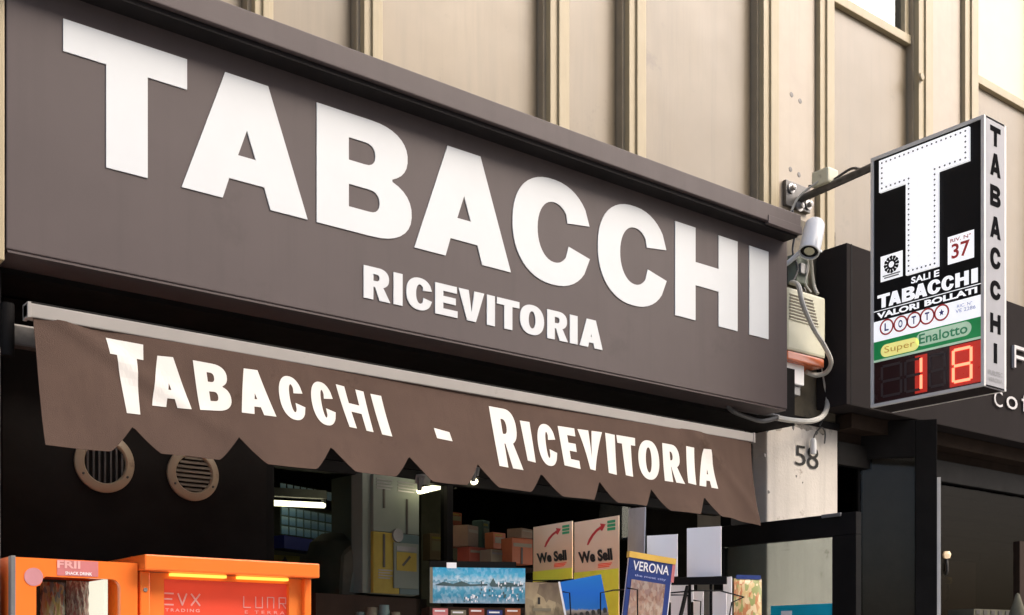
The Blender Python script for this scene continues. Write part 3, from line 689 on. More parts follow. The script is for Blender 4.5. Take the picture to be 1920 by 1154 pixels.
# dim wall behind the right window half and boxes on a shelf
f_ = frame3(790, 905, 1300, 6.5, 830, 6.6); card('shelving', f_, M['roomlight'], 'dim olive shelving side right of the tall display', 'shelving', th=.3)
f_ = frame3(870, 1058, 1066, 5.35, 1010, 5.6); card('wall_shelf', f_, M['wood'], 'dark shelf carrying the small cartons', 'shelf', th=.25)
for (xa, yt, yb, xb, mt, lab) in ((877, 984, 1024, 897, 'cardboard', 'narrow upright tan carton standing on the red box'),
                                  (880, 1025, 1057, 912, 'redbox', 'red and tan box under the narrow upright carton'),
                                  (921, 1030, 1057, 951, 'creambox', 'small cream box with dark print on the shelf'),
                                  (960, 1008, 1057, 999, 'orangebox', 'orange brown package with straps beside the peach cards'),
                                  (978, 990, 1007.5, 999, 'cardboard', 'small tan carton on top of the orange brown package')):
    f_ = frame3(xa, yt, yb, 5.3, xb, 5.38)
    A, U, V, N, w_, h_ = f_
    t = thing('carton', A, lab, 'box', 'boxes on the dim shelf')
    rect(t, 'box_body', A, U, V, N, 0, w_, 0, h_, -.08, 0, M[mt], .003)
    rect(t, 'lid_tape', A, U, V, N, w_ * .06, w_ * .94, h_ * .66, h_ * .80, .0005, .002, M['creambox' if mt != 'creambox' else 'grey'])
    if mt == 'orangebox': rect(t, 'strap', A, U, V, N, w_ * .42, w_ * .50, 0, h_ * .64, .001, .003, M['cardblack'])

random.seed(11)
lay = [(1003, 1100, 1148, 1030, 5.9, 'redbox', 'dark red packet deep in the shop right of the orange package'),
       (836, 985, 1050, 868, 5.9, 'creambox', 'tall dim cream packet on the shelving above the panorama'),
       (846, 960, 984, 866, 5.9, 'redbox', 'small dim red packet on top of the tall cream packet'),
       (905, 975, 1028, 918, 5.7, 'tealgrey', 'narrow teal packet between the stacked cartons'),
       (925, 998, 1029, 948, 5.6, 'orangebox', 'dim orange packet standing on the small cream box'),
       (806, 1000, 1050, 834, 5.8, 'cardboard', 'dim brown packet left of the tall cream packet')]
for xa, yt, yb, xb, D, mt, lab in lay:
    A, U, V, N, w_, h_ = frame3(xa, yt, yb, D, xb, D + .06)
    t = thing('packet', A, lab, 'packet', 'packets on the dim shelving')
    rect(t, 'packet_body', A, U, V, N, 0, w_, 0, h_, -.06, 0, M[mt], .003)
    rect(t, 'packet_label', A, U, V, N, w_ * .12, w_ * .88, h_ * .35, h_ * .72, .0005, .002, M['creambox' if mt != 'creambox' else 'redbox'])
    rect(t, 'packet_stripe', A, U, V, N, w_ * .12, w_ * .7, h_ * .80, h_ * .88, .0005, .002, M['ochre'])
for k in range(5):
    A, U, V, N, w_, h_ = frame3(812 + 34 * k, 1141 + (k % 2) * 3, 1230, 4.66, 840 + 34 * k, 4.68)
    t = thing('booklet', A, ['pinkish booklet top at the left end of the case below the panorama', 'cream booklet top second along the case below the panorama', 'dark red booklet top in the middle of the case below the panorama', 'blue booklet top fourth along the case below the panorama', 'orange booklet top at the right end of the case below the panorama'][k], 'booklet', 'booklets under the panorama')
    rect(t, 'cover', A, U, V, N, 0, w_, 0, h_, -.008, 0, M[['pinkbox', 'creambox', 'redbox', 'bookblue', 'orangebox'][k]])
    rect(t, 'cover_title', A, U, V, N, w_ * .1, w_ * .8, h_ * .93, h_ * .965, .0003, .0012, M['paper'])

# ================================================================== NEWSSTAND RACK AND CARDS
def wesell(t, A, U, V, N, w, h, yfrac):
    rect(t, 'yellow_base', A, U, V, N, 0, w, 0, h * yfrac, .0005, .002, M['cardyellow'])
    hh = h * (1 - yfrac); b = h * yfrac
    text(t, 'we_sell_text', 'We Sell', A, U, V, N, w * .12, w * .88, b + hh * .17, b + hh * .40, M['cardblack'], .05, .0025, shear=-.15)
    # rising arrow
    pa = [(.30, .52), (.34, .62), (.42, .72), (.52, .80), (.62, .85)]; pb = [(.60, .79), (.52, .745), (.44, .67), (.38, .59), (.33, .515)]
    solid(MB(), [[(x * w, b + y * hh) for x, y in pa + [(.60, .90), (.72, .87), (.64, .75)] + pb]], A, U, V, N, .0005, .0022).build('arrow', M['red'], t)
    for k in range(3): rect(t, 'small_print', A, U, V, N, w * .55, w * (.8 + .03 * k), b + hh * (.05 + .03 * k), b + hh * (.065 + .03 * k), .0005, .002, M['redpanel'])
    for k in range(3): rect(t, 'green_stamp', A, U, V, N, w * .76, w * .93, b + hh * (.74 + .07 * k), b + hh * (.79 + .07 * k), .0005, .002, M['dkgreen'])
f_ = frame3(1000, 989, 1092, 5.10, 1073, 4.86)
card('sell_card', f_, M['wesell'], 'peach We Sell card with red arrow, left of the two', 'card', group='We Sell cards', extra=lambda *a: wesell(*a, .19))
f_ = frame3(1077, 980, 1185, 4.84, 1160, 4.60)
card('sell_card', f_, M['wesell'], 'peach We Sell card with long yellow base, right of the two', 'card', group='We Sell cards', extra=lambda *a: wesell(*a, .54))
f_ = frame3(806, 1064, 1131, 4.45, 985, 4.50)
def pano(t, A, U, V, N, w, h):
    rect(t, 'white_edge', A, U, V, N, 0, w * .03, 0, h, .0003, .0015, M['creambox'])
    random.seed(5); mw, md = MB(), MB()
    for k in range(70):
        x_ = random.uniform(.35, .97); y_ = random.uniform(.05, .55) * (1 if x_ > .5 else .35); a_ = random.uniform(.006, .02)
        (mw if random.random() < .6 else md).ob(A, U, V, N, w * x_, w * (x_ + a_), h * y_, h * (y_ + random.uniform(.03, .09)), .0004, .0010 + .0001 * (k % 5))
    solid(md, [[(w * .05, h * .50), (w * .14, h * .60), (w * .24, h * .54), (w * .33, h * .62), (w * .42, h * .53), (w * .60, h * .55), (w * .60, h * .50), (w * .3, h * .47)]], A, U, V, N, .0003, .0009)
    solid(md, [[(w * .62, h * .52), (w * .66, h * .72), (w * .69, h * .55), (w * .80, h * .60), (w * .97, h * .53), (w * .97, h * .48), (w * .64, h * .47)]], A, U, V, N, .0003, .0009)
    mw.build('harbour_houses', M['paper'], t)['kind'] = 'stuff'; md.build('dark_roofs', M['tealgrey'], t)['kind'] = 'stuff'
card('panorama_print', f_, M['pano'], 'wide blue panorama print of a town above its harbour', 'picture', extra=pano, th=.006)
f_ = frame3(806, 1052, 1063, 4.60, 968, 4.65); card('picture_rail', f_, M['dark'], 'dark rail behind the top of the blue panorama', 'rail', th=.02)
f_ = frame3(838, 1055, 1065.5, 4.42, 856, 4.43); card('price_clip', f_, M['paper'], 'small white clip on top of the blue panorama', 'clip', th=.008)
f_ = frame3(806, 1138, 1300, 4.75, 985, 4.85); card('magazine_box', f_, M['wood'], 'dark reddish display case beneath the blue panorama', 'display case', th=.2)
f_ = frame3(985, 1092, 1200, 4.32, 1062, 4.36)
def stone(t, A, U, V, N, w, h):
    rect(t, 'window_picture', A, U, V, N, w * .30, w * .36, h * .62, h * .74, .0005, .001, M['cardblack'])
    rect(t, 'balcony_picture', A, U, V, N, w * .18, w * .62, h * .50, h * .55, .0005, .001, M['creambox'])
card('postcard', f_, M['stone'], 'tan postcard of a stone balcony under the left peach card', 'postcard', group='postcards on the wire rack', extra=stone)
f_ = frame3(1070, 1090, 1195, 4.26, 1148, 4.28, roll=11)
def arena(t, A, U, V, N, w, h):
    rect(t, 'white_edge', A, U, V, N, -w * .045, 0, -.002, h + .002, -.003, -.0002, M['paper'])
    for r_, y in ((0, .18), (1, .31)):
        for k in range(7):
            cu = w * (k + .5) / 7
            solid(MB(), [[(cu - w * .045, h * y), (cu + w * .045, h * y)] + [(cu + w * .045 * math.cos(R(a)), h * (y + .06) + w * .045 * math.sin(R(a))) for a in (0, 45, 90, 135, 180)]], A, U, V, N, .0002, .001).build('arch_picture', M['cardblack'], t)
card('postcard', f_, M['arena'], 'tilted postcard of a stone arena under deep blue sky', 'postcard', group='postcards on the wire rack', extra=arena)
# guide book
f_ = frame3(1164, 1034, 1190, 4.30, 1246, 4.36, roll=-7)
def book(t, A, U, V, N, w, h):
    rect(t, 'gold_band', A, U, V, N, -.002, w + .012, h * .94, h + .004, -.022, .002, M['gold'])
    rect(t, 'pages', A, U, V, N, .004, w + .006, .004, h * .935, -.02, -.0045, M['paper'])
    rect(t, 'red_spine', A, U, V, N, w, w + .012, h * .72, h * .938, -.018, .0005, M['pinkbox'])
    rect(t, 'cover_picture', A, U, V, N, w * .10, w * .88, 0, h * .68, .0005, .0015, M['bookpic'])
    text(t, 'title', 'VERONA', A, U, V, N, w * .10, w * .93, h * .795, h * .91, M['paper'], .01, .0015)
    text(t, 'subtitle', 'the most city', A, U, V, N, w * .16, w * .88, h * .715, h * .75, M['paleblue'], .01, .0015)
card('guidebook', f_, M['bookblue'], 'blue VERONA guidebook with gold top band on the rack', 'book', th=.004, extra=book)
# clear sheet, white cards
f_ = frame3(1176, 955, 1058, 4.85, 1207, 4.55, roll=-6); card('acrylic_pocket', f_, M['pocket'], 'tilted translucent grey acrylic pocket above the guidebook', 'pocket', th=.004)
f_ = frame3(1213, 1005, 1083, 4.62, 1270, 4.56); card('blank_card', f_, M['paper'], 'blank white card standing behind the guidebook', 'card', group='blank white cards on the rack')
f_ = frame3(1288, 991, 1083, 4.66, 1352, 4.58); card('blank_card', f_, M['paper'], 'tall blank white card standing on the black rack top', 'card', group='blank white cards on the rack')
wc = [(1253, 1098, 1130, 1300, 4.72), (1258, 1112, 1200, 1292, 4.70), (1300, 1108, 1200, 1318, 4.74), (1330, 1110, 1200, 1362, 4.70), (1356, 1083, 1200, 1371, 4.76)]
wl = ['short white card just under the black rack top', 'white card left of the rack pole', 'narrow white card between the rack poles', 'white card right of the rack poles', 'tall narrow white card beside the pasta packet']
for (xa, yt, yb, xb, D), lab in zip(wc, wl):
    f_ = frame3(xa, yt, yb, D, xb, D - .05); card('blank_card', f_, M['paper'], lab, 'card', group='blank white cards on the rack')
# pasta packet (pillow bag)
A, U, V, N, w_, h_ = frame3(1376, 1078, 1190, 4.75, 1428, 4.80)
t = thing('pasta_packet', A, 'pasta packet with multicoloured photo beside the door glass', 'packet')
m = MB(); n_ = 10; vs_ = []
for s in (1, -1):
    for i in range(n_ + 1):
        for j in range(n_ + 1):
            a, b = i / n_, j / n_; k = (math.sin(math.pi * a) * math.sin(math.pi * b)) ** .5 * .018
            vs_.append(A + U * (a * w_) + V * (b * h_ * .94) + N * (s * k))
q = (n_ + 1) ** 2
fs = [(i * (n_ + 1) + j, (i + 1) * (n_ + 1) + j, (i + 1) * (n_ + 1) + j + 1, i * (n_ + 1) + j + 1) for i in range(n_) for j in range(n_)]
m.add(vs_, fs + [tuple(q + k for k in f[::-1]) for f in fs]); m.build('bag', M['pasta'], t, smooth=True)
rect(t, 'blue_header', A, U, V, N, w_ * .08, w_ * .95, h_ * .93, h_ * 1.0, -.003, .004, M['bookblue'])
# rack
base = PD(1310, 1232, 4.72); base.z = 0
t = thing('display_rack', base, 'black wire display rack holding cards, book and postcards', 'rack')
A, U, V, N, w_, h_ = frame3(1258, 1083, 1097, 4.62, 1362, 4.56)
rect(t, 'top_bar', A, U, V, N, 0, w_, 0, h_, -.03, 0, M['dark'], .002)
zt = A.z
for (px, D) in ((1293, 4.62), (1333, 4.60)):
    q = PD(px, 1100, D); MB().tube([(q.x, q.y, zt), (q.x, q.y, .1)], .006, 8, False).build('pole', M['dark'], t, smooth=True)
a, b = PD(1289, 1100, 4.6), PD(1268, 1190, 4.5); MB().tube([a, b], .008, 8, False).build('brace', M['dark'], t, smooth=True)
MB().lathe(base, (0, 0, 1), [(0, 0), (.3, 0), (.3, .03), (.05, .06), (.02, .1), (0, .1)], 24).build('foot', M['dark'], t, smooth=True)
def wire(pts, r=.0028):
    MB().tube([PD(*p) for p in pts], r, 6, False).build('wire', M['dark'], t, smooth=True)
wire([(1055, 1110, 4.24), (1068, 1112, 4.22), (1072, 1190, 4.22)])
wire([(1126, 1190, 4.22), (1126, 1112, 4.22), (1150, 1107, 4.3), (1176, 1106, 4.4)])
wire([(1176, 1103, 4.28), (1195, 1106, 4.26), (1196, 1190, 4.24)])
wire([(1258, 1112, 4.5), (1300, 1108, 4.45), (1350, 1108, 4.5), (1395, 1120, 4.7), (1372, 1130, 4.6), (1362, 1190, 4.6)])
wire([(1258, 1116, 4.55), (1290, 1116, 4.55), (1290, 1190, 4.55)])
wire([(1300, 1126, 4.5), (1314, 1128, 4.5), (1312, 1190, 4.5)])
wire([(985, 1089, 4.5), (1076, 1088, 4.5)], .002)
wire([(980, 1150, 4.4), (978, 1170, 4.4), (976, 1190, 4.4)], .006)

# ================================================================== TOBACCO SHOP DOOR LEAF (open outwards)
XD = 5.07
p0 = PX(1605, 957, XD); p1 = PX(1338, 990, XD)
y0, y1 = p0.y, p1.y; zt = PX(1590, 961, XD).z
print('DOOR', p0, p1, zt)
t = thing('shop_door', (XD, y1, 0), 'black framed glass shop door standing open at the pillar', 'door')
yg0, yg1 = PX(1560, 1000, XD).y, y1 - .07
zg1 = PX(1560, 1006, XD).z
MB().box(XD, XD + .045, y0, y1, zg1, zt).build('top_rail', M['dark'], t, bevel=.003)
MB().box(XD, XD + .045, y0, yg0, 0.05, zg1 - .001).build('stile', M['dark'], t, bevel=.003)
MB().box(XD, XD + .045, yg1, y1, 0.05, zg1 - .001).build('stile', M['dark'], t, bevel=.003)
MB().box(XD, XD + .045, yg0 + .001, yg1 - .001, 0.05, .25).build('bottom_rail', M['dark'], t, bevel=.003)
MB().box(XD + .018, XD + .026, yg0, yg1, .25, zg1).build('glass', M['dglass'], t)
zc = PX(1500, 1134, XD).z
MB().box(XD + .014, XD + .0175, yg0 + .01, PX(1442, 1134, XD).y, zc - .35, zc).build('cyan_sticker', M['cyan'], t)
mb = MB(); mb.box(XD + .011, XD + .0138, PX(1482, 1150, XD).y, PX(1462, 1150, XD).y, zc - .08, zc - .03); mb.build('white_print', M['paper'], t)
q = PX(1548, 968, XD); MB().box(XD - .01, XD, q.y - .10, q.y + .02, q.z - .01, q.z + .008).build('closer_plate', M['grey'], t, bevel=.002)
# things seen through the door: pale jamb of the pillar and doorway head
MB().box(XD + .06, PXL - .002, YG - .03, YG + .05, 2.36, 2.42).build('door_head', M['dark'], bld)

# ================================================================== VENDING MACHINES
YV = 3.98
def vend(name, pxa, pxb, pyt, lab):
    a = X4(pxa, YV); b = X4(pxb, YV); z = PY((pxa + pxb) / 2, pyt, YV).z
    return thing(name, ((a + b) / 2, 4.2, 0), lab, 'vending machine', 'orange vending machines by the dark wall'), a, b, z
t, a, b, z = vend('vending_machine', 20, 261, 1047, 'orange snack vending machine with small window and pink round sticker')
O = Vector((a, YV, z)); W = b - a
MB().box(a, b, YV + .33, 4.43, .05, z - .004).build('cabinet', M['orange'], t, bevel=.01)
MB().box(a, a + .02, YV + .0285, YV + .329, .05, z - .004).box(b - .02, b, YV + .0285, YV + .329, .05, z - .004).box(a + .0201, b - .0201, YV + .0285, YV + .329, z - .03, z - .004).build('side_walls', M['orange'], t)
wx0, wx1_ = X4(68, YV) - a, X4(226, YV) - a; wz = PY(150, 1084, YV).z - z
dr = [[(0.015, -1.6), (W - .006, -1.6), (W - .006, -.006), (.015, -.006)],
      [(wx0, -.75), (wx0, wz - .035)] + [(wx0 + .012, wz - .03), (wx0 + .018, wz - .02)] + [(wx0 + .022, wz - .006), (wx0 + .03, wz)] + arc(wx1_ - .03, wz - .03, .03, .03, 90, 0, 6) + [(wx1_, -.75)]]
solid(MB(), dr, O, UX, UZ, -UY, -.028, 0).build('door', M['orange'], t)
MB().ob(O, UX, UZ, -UY, 0.0, .0145, -1.6, -.002, -.03, .004).build('edge_trim', M['grey'], t, bevel=.002)
mb = MB()
mb.ob(O, UX, UZ, -UY, wx0 - .01, wx1_ + .01, -.76, wz + .01, -.30, -.29).build('window_back', M['room'], t)
MB().ob(O, UX, UZ, -UY, wx1_ - .048, wx1_ - .034, -.76, wz, -.20, -.029).build('inner_lamp', M['intube'], t)
MB().ob(O, UX, UZ, -UY, wx0, wx1_, -.75, wz, -.022, -.018).build('window_pane', M['sglass'], t)
disc(MB(), O, UX, UZ, -UY, X4(63, YV) - a, PY(63, 1082, YV).z - z, .030, .0005, .002).build('round_sticker', M['mauve'], t)
rect(t, 'pink_sticker', O, UX, UZ, -UY, X4(107, YV) - a, X4(184, YV) - a, PY(150, 1081, YV).z - z, PY(150, 1052, YV).z - z, .0005, .0015, M['pinkbox'])
text(t, 'sticker_text', 'FRII', O, UX, UZ, -UY, X4(107, YV) - a, X4(150, YV) - a, PY(150, 1067, YV).z - z, PY(150, 1053, YV).z - z, M['pinktext'], .03, .003)
text(t, 'sticker_text', 'SNACK DRINK', O, UX, UZ, -UY, X4(122, YV) - a, X4(172, YV) - a, PY(150, 1079, YV).z - z, PY(150, 1073, YV).z - z, M['paper'], .02, .003)
# snack bags behind the window
for (pa, pb, pt, mt, lab) in ((76, 122, 1092, 'candy', 'yellow and red snack bag in the vending window'), (124, 166, 1090, 'candy2', 'white and dark red speckled snack bag in the vending window')):
    Yb = YV + .10; xa, xb = X4(pa, Yb), X4(pb, Yb); zz = PY((pa + pb) / 2, pt, Yb).z; ww = xb - xa
    bg_ = thing('snack_bag', ((xa + xb) / 2, Yb, zz - .24), lab, 'snack bag', 'snack bags in the left machine')
    m = MB(); vs_ = []
    for s in (1, -1):
        for i in range(11):
            for j in range(13):
                aa, bb = i / 10, j / 12; k = (math.sin(math.pi * aa) * math.sin(math.pi * bb)) ** .6 * .022
                edge_ = .0015 * math.sin(bb * 40) * (abs(aa - .5) > .45)
                vs_.append(Vector((xa + aa * ww + edge_, Yb - s * k + .003 * math.sin(aa * 25 + bb * 9) * s, zz - .24 * (1 - bb))))
    fs = [(i * 13 + j, (i + 1) * 13 + j, (i + 1) * 13 + j + 1, i * 13 + j + 1) for i in range(10) for j in range(12)]
    m.add(vs_, fs + [tuple(143 + k for k in f[::-1]) for f in fs]); m.build('bag', M[mt], bg_, smooth=True)
# right machine
t, a, b, z = vend('vending_machine', 263, 584, 1050, 'wider orange vending machine with a lit hood and red panel')
O = Vector((a, YV, z)); W = b - a
g_ = lambda px: X4(px, YV) - a
h_ = lambda py, px=430: PY(px, py, YV).z - z
MB().ob(O, UX, UZ, -UY, 0, W, -1.75, -.055, -.44, -.06).build('cabinet', M['orange'], t, bevel=.006)
MB().ob(O, UX, UZ, -UY, -.004, W + .006, -.055, 0, -.44, .055).build('hood', M['orange'], t, bevel=.006)
MB().ob(O, UX, UZ, -UY, 0, .036, -1.75, -.0555, -.059, .0).build('side_post', M['orange'], t, bevel=.005)
MB().ob(O, UX, UZ, -UY, W - .030, W, -1.75, -.0555, -.059, .0).build('side_post', M['orange'], t, bevel=.005)
pz = h_(1090, 430); pl0, pr0 = g_(312), g_(547)
solid(MB(), [[(.037, -1.75), (W - .031, -1.75), (W - .031, -.0565), (.037, -.0565)], [(pl0, -1.0), (pr0, -1.0), (pr0, pz), (pl0, pz)]], O, UX, UZ, -UY, -.0585, -.022).build('front_frame', M['orange_in'], t)
rect(t, 'red_panel', O, UX, UZ, -UY, pl0 - .001, pr0 + .001, -1.0, pz + .001, -.0575, -.042, M['redpanel'])
for (pa, pb) in ((320, 424), (446, 540)):
    rect(t, 'strip_lamp', O, UX, UZ, -UY, g_(pa), g_(pb), -.068, -.0575, -.018, .006, M['strip'], .002)
for (u_, v_) in ((W - .015, -.30), (.018, -.12)):
    MB().lathe(O + Vector((u_, 0, v_)), (0, -1, 0), [(0, .004), (.007, .004), (.008, 0)], 12).build('lock', M['chrome'], t, smooth=True)
MB().ob(O, UX, UZ, -UY, .037, W - .031, -.0568, -.0556, -.06, -.019).build('seam', M['slat'], t)
# EVX and LUNA marks built from strokes
def strokes(nm, segs, u0, u1, v0, v1, th, m_):
    mb = MB()
    for k_, ((x0, y0_), (x1, y1_)) in enumerate(segs):
        p = Vector((u0 + x0 * (u1 - u0), v0 + y0_ * (v1 - v0))); q = Vector((u0 + x1 * (u1 - u0), v0 + y1_ * (v1 - v0)))
        d = (q - p).normalized() * th / 2; nrm = Vector((-d.y, d.x)); p = p - d * .6; q = q + d * .6
        solid(mb, [[tuple(p + nrm), tuple(p - nrm), tuple(q - nrm), tuple(q + nrm)]], O, UX, UZ, -UY, -.0418, -.040 + .0001 * (k_ % 4))
    return mb.build(nm, m_, t)
v0, v1 = h_(1134, 350), h_(1113, 350)
strokes('evx_mark', [((0, 0), (.24, 0)), ((0, .5), (.2, .5)), ((0, 1), (.24, 1)), ((.38, 1), (.50, 0)), ((.50, 0), (.62, 1)), ((.76, 0), (1, 1)), ((.76, 1), (1, 0))], g_(317), g_(383), v0, v1, .0055, M['pinktext'])
strokes('luna_mark', [((0, 1), (0, 0)), ((0, 0), (.16, 0)), ((.28, 1), (.28, 0)), ((.28, 0), (.44, 0)), ((.44, 0), (.44, 1)), ((.56, 0), (.56, 1)), ((.56, 1), (.71, 1)), ((.71, 1), (.71, 0)), ((.84, 0), (.84, 1)), ((.84, 1), (1, 1)), ((1, 1), (1, .45)), ((.84, .45), (1, .45)), ((.92, .45), (1, 0))], g_(466), g_(545), v0 - .002, v1 - .002, .0035, M['pinktext'])
text(t, 'panel_text', 'TRADING', O, UX, UZ, -UY, g_(318), g_(383), h_(1147, 350), h_(1141, 350), M['pinktext'], .02, -.0405, 1.4)
text(t, 'panel_text', 'E TERRA', O, UX, UZ, -UY, g_(468), g_(543), h_(1151, 500), h_(1145, 500), M['pinktext'], .0, -.0405, 1.6)

# ================================================================== BLADE SIGN
XB = 5.55
Y1, Y2 = PX(1632, 500, XB).y, PX(1845, 500, XB).y
XE = 1.8178 * Y2
zt, zb_ = 4.368, 2.983
print('BLADE', Y1, Y2, XE, PX(1632, 297, XB).z, PX(1845, 215, XB).z, PX(1632, 768, XB).z, PX(1845, 722, XB).z)
t = thing('projecting_sign', ((XB + XE) / 2, (Y1 + Y2) / 2, zb_), 'black and white illuminated box sign with a big T, number 37 and red digits', 'projecting sign')
MB().box(XB + .012, XE - .012, Y2 + .012, Y1 - .012, zb_ + .01, zt - .01).build('box_core', M['black'], t)
f_ = .018
for xx in (XB, XE - .02):
    m = MB(); m.box(xx, xx + .02, Y2, Y1, zt - f_, zt).box(xx, xx + .02, Y2, Y1, zb_, zb_ + f_).box(xx, xx + .02, Y2, Y2 + f_, zb_ + f_, zt - f_).box(xx, xx + .02, Y1 - f_, Y1, zb_ + f_, zt - f_)
    m.build('frame', M['rim'], t, bevel=.002)
MB().box(XB + .02, XE - .02, Y2 + .0, Y2 + .012, zb_, zt).build('street_face', M['silver'], t)
MB().box(XB + .02, XE - .02, Y2, Y1, zt - .01, zt - .001).build('top_sheet', M['silver'], t)
MB().box(XB + .02, XE - .02, Y2, Y1, zb_ + .001, zb_ + .01).build('bottom_sheet', M['charcoal'], t)
O = Vector((XB + .011, Y1, 0)); U = Vector((0, -1, 0)); V = UZ; N = Vector((-1, 0, 0))
def fu(px): return Y1 - PX(px, 500, XB).y
def fv(px, py): return PX(px, py, XB).z
zw = (fv(1632, 603) + fv(1840, 554)) / 2; zg = (fv(1632, 641) + fv(1840, 595)) / 2; zd = (fv(1632, 677) + fv(1840, 635)) / 2
print('BANDS', zw, zg, zd, fv(1632, 603), fv(1840, 554), fv(1632, 641), fv(1840, 595))
u0, u1 = f_, Y1 - Y2 - f_
rect(t, 'black_panel', O, U, V, N, u0, u1, zw, zt - f_, .0005, .003, M['black'])
rect(t, 'white_band', O, U, V, N, u0, u1, zg, zw - .0005, .0005, .003, M['whitelit'])
rect(t, 'green_band', O, U, V, N, u0, u1, zd, zg - .0005, .0005, .003, M['green'])
rect(t, 'display_panel', O, U, V, N, u0, u1, zb_ + f_, zd - .0005, .0005, .0025, M['dispbg'])
rect(t, 'white_rule', O, U, V, N, u0, u1, zd - .006, zd + .006, .0032, .0045, M['palegreen'])
# the T
tb0, tb1 = fu(1650), fu(1818); ts0, ts1 = fu(1700), fu(1760)
zT = (fv(1650, 300) + fv(1819, 241)) / 2; zM = (fv(1650, 359) + fv(1819, 305)) / 2; zB = (fv(1700, 513) + fv(1760, 504)) / 2
def Tl(d): return [(ts0 + d, zB + d), (ts1 - d, zB + d), (ts1 - d, zM + d), (tb1 - d, zM + d), (tb1 - d, zT - d), (tb0 + d, zT - d), (tb0 + d, zM + d), (ts0 + d, zM + d)]
solid(MB(), [Tl(0), Tl(.036)[::-1]], O, U, V, N, .003, .020).build('t_letter_rim', M['whitelit'], t)
solid(MB(), [Tl(.0355)], O, U, V, N, .003, .009).build('t_letter_face', M['whitelit'], t)
lp = Tl(.018); leds = MB(); n_led = 0
for i in range(8):
    a = Vector(lp[i]); b = Vector(lp[(i + 1) % 8]); L_ = (b - a).length; k = max(1, round(L_ / .028))
    for j in range(k):
        p = a + (b - a) * j / k; disc(leds, O, U, V, N, p.x, p.y, .0052, .020, .0215, 8)
o_ = leds.build('leds', M['led'], t); o_['kind'] = 'stuff'
# logo square
l0, l1 = fu(1650), fu(1691); la, lb = (fv(1650, 529) + fv(1691, 518)) / 2, (fv(1650, 481) + fv(1691, 470)) / 2
rect(t, 'emblem_card', O, U, V, N, l0, l1, la, lb, .0032, .0055, M['whitelit'])
mb = MB(); cu, cvv = (l0 + l1) / 2, la + (lb - la) * .58
for k in range(12):
    a = 2 * math.pi * k / 12; r1, r2 = .022, .045
    q = [(cu + r1 * math.cos(a - .12), cvv + r1 * math.sin(a - .12)), (cu + r2 * math.cos(a - .16), cvv + r2 * math.sin(a - .16)), (cu + r2 * 1.08 * math.cos(a), cvv + r2 * 1.08 * math.sin(a)), (cu + r2 * math.cos(a + .3), cvv + r2 * math.sin(a + .3)), (cu + r1 * math.cos(a + .12), cvv + r1 * math.sin(a + .12))]
    solid(mb, [q], O, U, V, N, .0055, .0065 + .0001 * (k % 2))
disc(mb, O, U, V, N, cu, cvv, .028, .0055, .0068, 24, r2=.017)
mb.build('emblem', M['black'], t)
for k in range(2): rect(t, 'emblem_text', O, U, V, N, l0 + .014 + .008 * k, l1 - .014 - .008 * k, la + .012 + .012 * (1 - k), la + .019 + .012 * (1 - k), .0056, .0064, M['grey'])
# number card
l0, l1 = fu(1776), fu(1825); la, lb = (fv(1776, 496) + fv(1825, 483)) / 2, (fv(1776, 444) + fv(1825, 431)) / 2
rect(t, 'number_card', O, U, V, N, l0, l1, la, lb, .0032, .0055, M['whitelit'])
text(t, 'number_text', '37', O, U, V, N, l0 + .022, l1 - .022, la + .022, la + .10, M['red'], .02, .007)
text(t, 'number_caption', 'RIV. N°', O, U, V, N, l0 + .015, l1 - .015, lb - .034, lb - .014, M['pinkbox'], .02, .007)
for s_, pa, pb in (('SALI', 1707, 1743), ('E', 1750, 1760)): text(t, 'caption_text', s_, O, U, V, N, fu(pa), fu(pb), (fv(1707, 532) + fv(1760, 518)) / 2, (fv(1707, 520) + fv(1760, 505)) / 2, M['whitelit'], .03, .0045)
# TABACCHI on the blade face, heavy capitals
zc0_, zc1_ = (fv(1650, 576) + fv(1838, 529)) / 2, (fv(1650, 551) + fv(1838, 502)) / 2
ed = [('T', 1644, 1667), ('A', 1665, 1688), ('B', 1690, 1714), ('A', 1713, 1737), ('C', 1738, 1762), ('C', 1764, 1787), ('H', 1790, 1815), ('I', 1820, 1832)]
for ch_, a, b in ed:
    wd = fu(b) - fu(a); hh = zc1_ - zc0_
    solid(MB(), glyph(ch_, wd, hh, wd if ch_ == 'I' else wd * .33, hh * .22), O + Vector((0, -fu(a), zc0_)), U, V, N, .003, .0055).build('letter_' + ch_.lower(), M['whitelit'], t)
rect(t, 'thin_rule', O, U, V, N, u0, u1, zc0_ - .014, zc0_ - .010, .0032, .0045, M['whitelit'])
for s_, pa, pb in (('VALORI', 1643, 1722), ('BOLLATI', 1732, 1831)): text(t, 'caption_text', s_, O, U, V, N, fu(pa), fu(pb), zw + .012, zc0_ - .022, M['whitelit'], .045, .0045)
# LOTTO balls
for k, (px, py, c_) in enumerate(((1661, 613, 'L'), (1687, 607, 'O'), (1712, 600, 'T'), (1737, 593, 'T'), (1764, 586, '*'))):
    cu, cz = fu(px), fv(px, py); r = .044
    mb = MB(); disc(mb, O, U, V, N, cu, cz, r, .003, .0048, 28, r2=r * .80); mb.build('lotto_ring', M['red'], t)
    if c_ == '*': solid(MB(), [[(cu + (.016 if i % 2 == 0 else .007) * math.sin(i * math.pi / 5), cz + (.018 if i % 2 == 0 else .008) * math.cos(i * math.pi / 5)) for i in range(10)]], O, U, V, N, .003, .0048).build('lotto_star', M['navy'], t)
    else: text(t, 'lotto_letter', c_, O, U, V, N, cu - .013, cu + .013, cz - .021, cz + .021, M['navy'], .03, .0046)
text(t, 'code_text', 'RIC. N°', O, U, V, N, fu(1793), fu(1822), zw - .040, zw - .022, M['paleblue'], .01, .0046)
